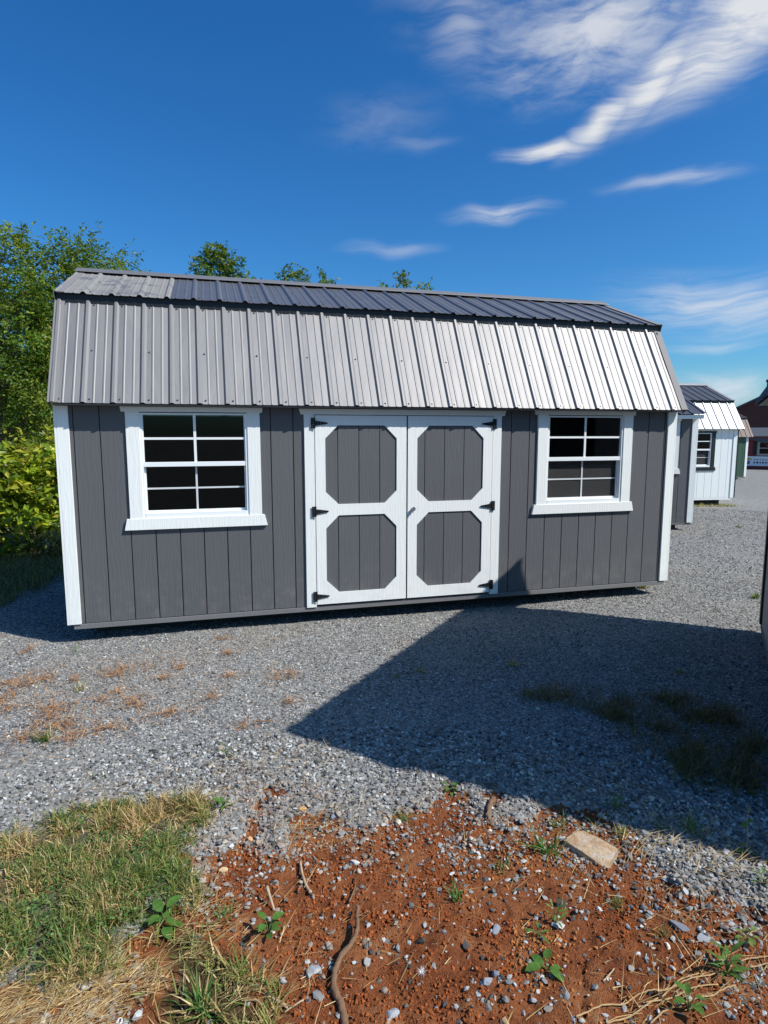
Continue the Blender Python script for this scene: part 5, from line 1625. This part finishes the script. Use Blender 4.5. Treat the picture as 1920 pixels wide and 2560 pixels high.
def debris():
    root = stick('dead_root', 'thick crooked brown root poking out of the clay at the bottom centre',
                 [(1.721, -3.571), (1.701, -3.639), (1.688, -3.695), (1.652, -3.742), (1.609, -3.778), (1.579, -3.832), (1.569, -3.884), (1.579, -3.928), (1.582, -3.968), (1.576, -4.03)],
                 0.0065, 0.0145, M['wood_stick'], cat='root', wob=0.0012, lifts=[0.040, 0.030, 0.02, 0.012, 0.008, 0.004])
    stick('stick', 'pale bent stick lying on clay left of centre', [(1.545, -3.233), (1.543, -3.315), (1.548, -3.383), (1.56, -3.433)], 0.005, 0.007, M['pale_stick'], 0.012)
    stick('stick', 'short pale stick standing up by the small leafy weed', [(1.392, -3.395), (1.412, -3.478)], 0.006, 0.005, M['pale_stick'], lifts=[0.05, 0.005])
    stick('stick', 'thin dark stick with a fork on the clay in the centre', [(1.752, -3.39), (1.735, -3.45), (1.697, -3.521)], 0.003, 0.004, M['wood_stick'], 0.012)
    stick('stick', 'brown broken stick beside the thin grass near the bottom edge', [(1.357, -3.83), (1.417, -3.896)], 0.005, 0.006, M['pale_stick'], 0.010)
    stick('stick', 'pale straight twig right of the bottom grass tuft', [(1.403, -3.907), (1.467, -3.894)], 0.0025, 0.003, M['pale_stick'], 0.01)
    stick('stick', 'dark twig across the clay at the lower left', [(0.80, -3.675), (0.95, -3.665), (1.08, -3.70)], 0.004, 0.003, M['wood_stick'], 0.012)
    stick('stick', 'thin twig on the clay near the bottom right of centre', [(2.44, -4.085), (2.50, -4.06)], 0.003, 0.002, M['pale_stick'], 0.008)
    stick('stick', 'thin grey twig on the gravel above the grass patch', [(1.44, -1.93), (1.55, -1.94)], 0.005, 0.004, M['wood_stick'], 0.02)
    # chunk of bark on the gravel heap
    b = stick('bark_piece', 'ribbed brown chunk of bark lying on the gravel heap', [(2.528, -3.057), (2.47, -3.14), (2.425, -3.205)], 0.016, 0.008, M['wood_stick'], 0.016, cat='bark', wob=0.002)
    VN = [[(2.274, -4.183), (2.332, -4.171), (2.389, -4.166), (2.449, -4.173), (2.509, -4.162), (2.565, -4.164), (2.626, -4.172), (2.724, -4.164), (2.794, -4.165), (2.842, -4.159)],
          [(2.361, -4.215), (2.445, -4.212), (2.514, -4.204), (2.593, -4.185), (2.678, -4.16), (2.761, -4.155)],
          [(2.489, -4.254), (2.548, -4.239), (2.603, -4.225)],
          [(2.626, -4.224), (2.689, -4.228), (2.734, -4.228), (2.787, -4.221), (2.855, -4.213)],
          [(2.94, -4.148), (2.986, -4.142), (3.052, -4.155), (3.12, -4.18)],
          [(2.959, -4.168), (3.032, -4.174), (3.1, -4.2)],
          [(2.516, -4.197), (2.602, -4.2), (2.699, -4.192), (2.8, -4.198)]]
    LB = ['longest dry tan vine curving along the bottom right', 'second dry vine, crossing the longest one at the bottom right', 'short dry vine stub at the bottom edge right of centre',
          'lowest dry vine running under the bushy weed', 'upper dry vine leaving the right picture edge', 'lower of two dry vines leaving the right picture edge', 'straight dry vine between the other vines at the bottom right']
    for v, l in zip(VN, LB):
        stick('dry_vine', l, v, 0.0028, 0.0022, M['vine'], 0.012, cat='vine', group='dry vines', wob=0.0005, sides=6)

    # the flat clay-stained rock: a tilted, chipped slab
    poly = [(-0.115, 0.055), (-0.09, 0.072), (-0.02, 0.098), (0.005, 0.095), (0.06, 0.035), (0.105, -0.028), (0.10, -0.045), (0.0, -0.118), (-0.02, -0.125), (-0.055, -0.05)]
    bm = bmesh.new()
    r = random.Random(5)
    n = len(poly)
    rings = []
    for (sc, z) in ((1.03, -0.04), (1.0, 0.012), (0.985, 0.017), (0.93, 0.019)):
        rings.append([bm.verts.new((x * sc + r.uniform(-0.003, 0.003), y * sc + r.uniform(-0.003, 0.003), z + r.uniform(-0.003, 0.003))) for x, y in poly])
    for a, b2 in zip(rings[:-1], rings[1:]):
        for i in range(n):
            bm.faces.new((a[i], a[(i + 1) % n], b2[(i + 1) % n], b2[i]))
    bm.faces.new(rings[-1]); bm.faces.new(rings[0][::-1])
    bmesh.ops.triangulate(bm, faces=[f for f in bm.faces if len(f.verts) > 4])
    bmesh.ops.subdivide_edges(bm, edges=list(bm.edges), cuts=2, use_grid_fill=True)
    for v in bm.verts:
        v.co.z += (float(fbm(np.array([v.co.x]), np.array([v.co.y]), 22, 3, 5)[0]) - 0.5) * 0.012
        v.co.x += r.uniform(-1, 1) * 0.0012; v.co.y += r.uniform(-1, 1) * 0.0012
    bmesh.ops.recalc_face_normals(bm, faces=bm.faces)
    me = bpy.data.meshes.new('flat_rock'); bm.to_mesh(me); bm.free(); me.materials.append(M['slab'])
    o = bpy.data.objects.new('flat_rock', me); link(o)
    o.location = (2.79, -3.51, gh(2.79, -3.51) + 0.008); o.rotation_euler = (R(7), R(4), 0)
    tag(o, 'flat tan rock slab stained with clay, right of centre in the foreground', 'rock')

    G1, G2, CR = (0.30, 0.315, 0.33), (0.21, 0.225, 0.25), (0.62, 0.44, 0.24)
    rock('stone', 'cream rounded stone on bare clay next to the grass patch', 1.226, -3.184, 0.022, 0.018, 0.015, 1, M['stone'], 0.3, col=CR)
    rock('stone', 'flat grey disc-like stone left of the dead root', 1.517, -3.784, 0.024, 0.022, 0.010, 2, M['stone'], 0.8, col=G1)
    rock('stone', 'pale grey flat stone on clay above the dry vines at the right', 2.899, -4.03, 0.030, 0.016, 0.010, 3, M['stone'], 0.2, col=G1)
    rock('stone', 'long grey stone block among slate chips at the right', 2.851, -3.968, 0.020, 0.034, 0.014, 4, M['stone'], 0.5, col=G2)
    rock('stone', 'dark grey stone lying upon the gravel rim left of centre', 1.74, -2.99, 0.020, 0.017, 0.016, 5, M['stone'], 0.5, col=G2)
    rock('stone', 'two-toned white pebble on the clay in the centre', 1.77, -3.29, 0.020, 0.013, 0.012, 6, M['stone'], -0.4, col=(0.55, 0.54, 0.52))
    rock('stone', 'orange pebble at the tip of the clay tongue in the gravel', 1.60, -2.90, 0.018, 0.012, 0.010, 7, M['stone'], 0.1, col=(0.52, 0.29, 0.12))
    rock('stone', 'orange-tan pebble at the gravel edge left of centre', 1.345, -3.03, 0.013, 0.013, 0.012, 8, M['stone'], 0.1, col=(0.55, 0.32, 0.16))
    rock('stone', 'grey angular stone in the middle of the clay patch', 2.19, -3.79, 0.022, 0.016, 0.013, 9, M['stone'], 0.9, col=G2)
    rock('stone', 'grey stone in a small pile of chips at the bottom centre', 2.07, -3.99, 0.019, 0.014, 0.012, 10, M['stone'], 0.4, col=G1)
    rock('stone', 'dark slate chip beside another at the bottom centre', 2.10, -3.975, 0.015, 0.013, 0.012, 11, M['stone'], 1.2, col=G2)
    rock('stone', 'grey angular stone right of the dead root', 1.70, -3.80, 0.012, 0.022, 0.012, 12, M['stone'], -0.5, col=G1)
    rock('stone', 'tan square stone near the bottom edge right of the root', 2.06, -4.13, 0.012, 0.017, 0.012, 13, M['stone'], 0.1, col=(0.38, 0.25, 0.13))
    rock('stone', 'light grey stone at the bottom edge right of the root', 1.73, -4.0, 0.022, 0.014, 0.010, 14, M['stone'], 0.1, col=G1)
    # white fluff
    rr = np.random.default_rng(3); n = 120
    x0, y0 = 1.87, -3.886; z0 = gh(x0, y0) + 0.008
    d = unit(rr.normal(0, 1, (n, 3)) * [1, 1, 0.5] + [0, 0, 0.25]); L = rr.uniform(0.01, 0.028, n)
    b = unit(np.cross(d, rr.normal(0, 1, (n, 3)))) * 0.0006
    V = np.stack([-b, b, d * L[:, None]], 1).reshape(-1, 3)
    F = np.arange(n * 3).reshape(-1, 3)
    o = mesh_np('seed_fluff', V, F, M['straw'], col=np.tile([0.85, 0.85, 0.9, 1], (n * 3, 1)))
    o.location = (x0, y0, z0)
    tag(o, 'small tuft of white seed fluff on the clay at the bottom centre', 'seed fluff')


debris()
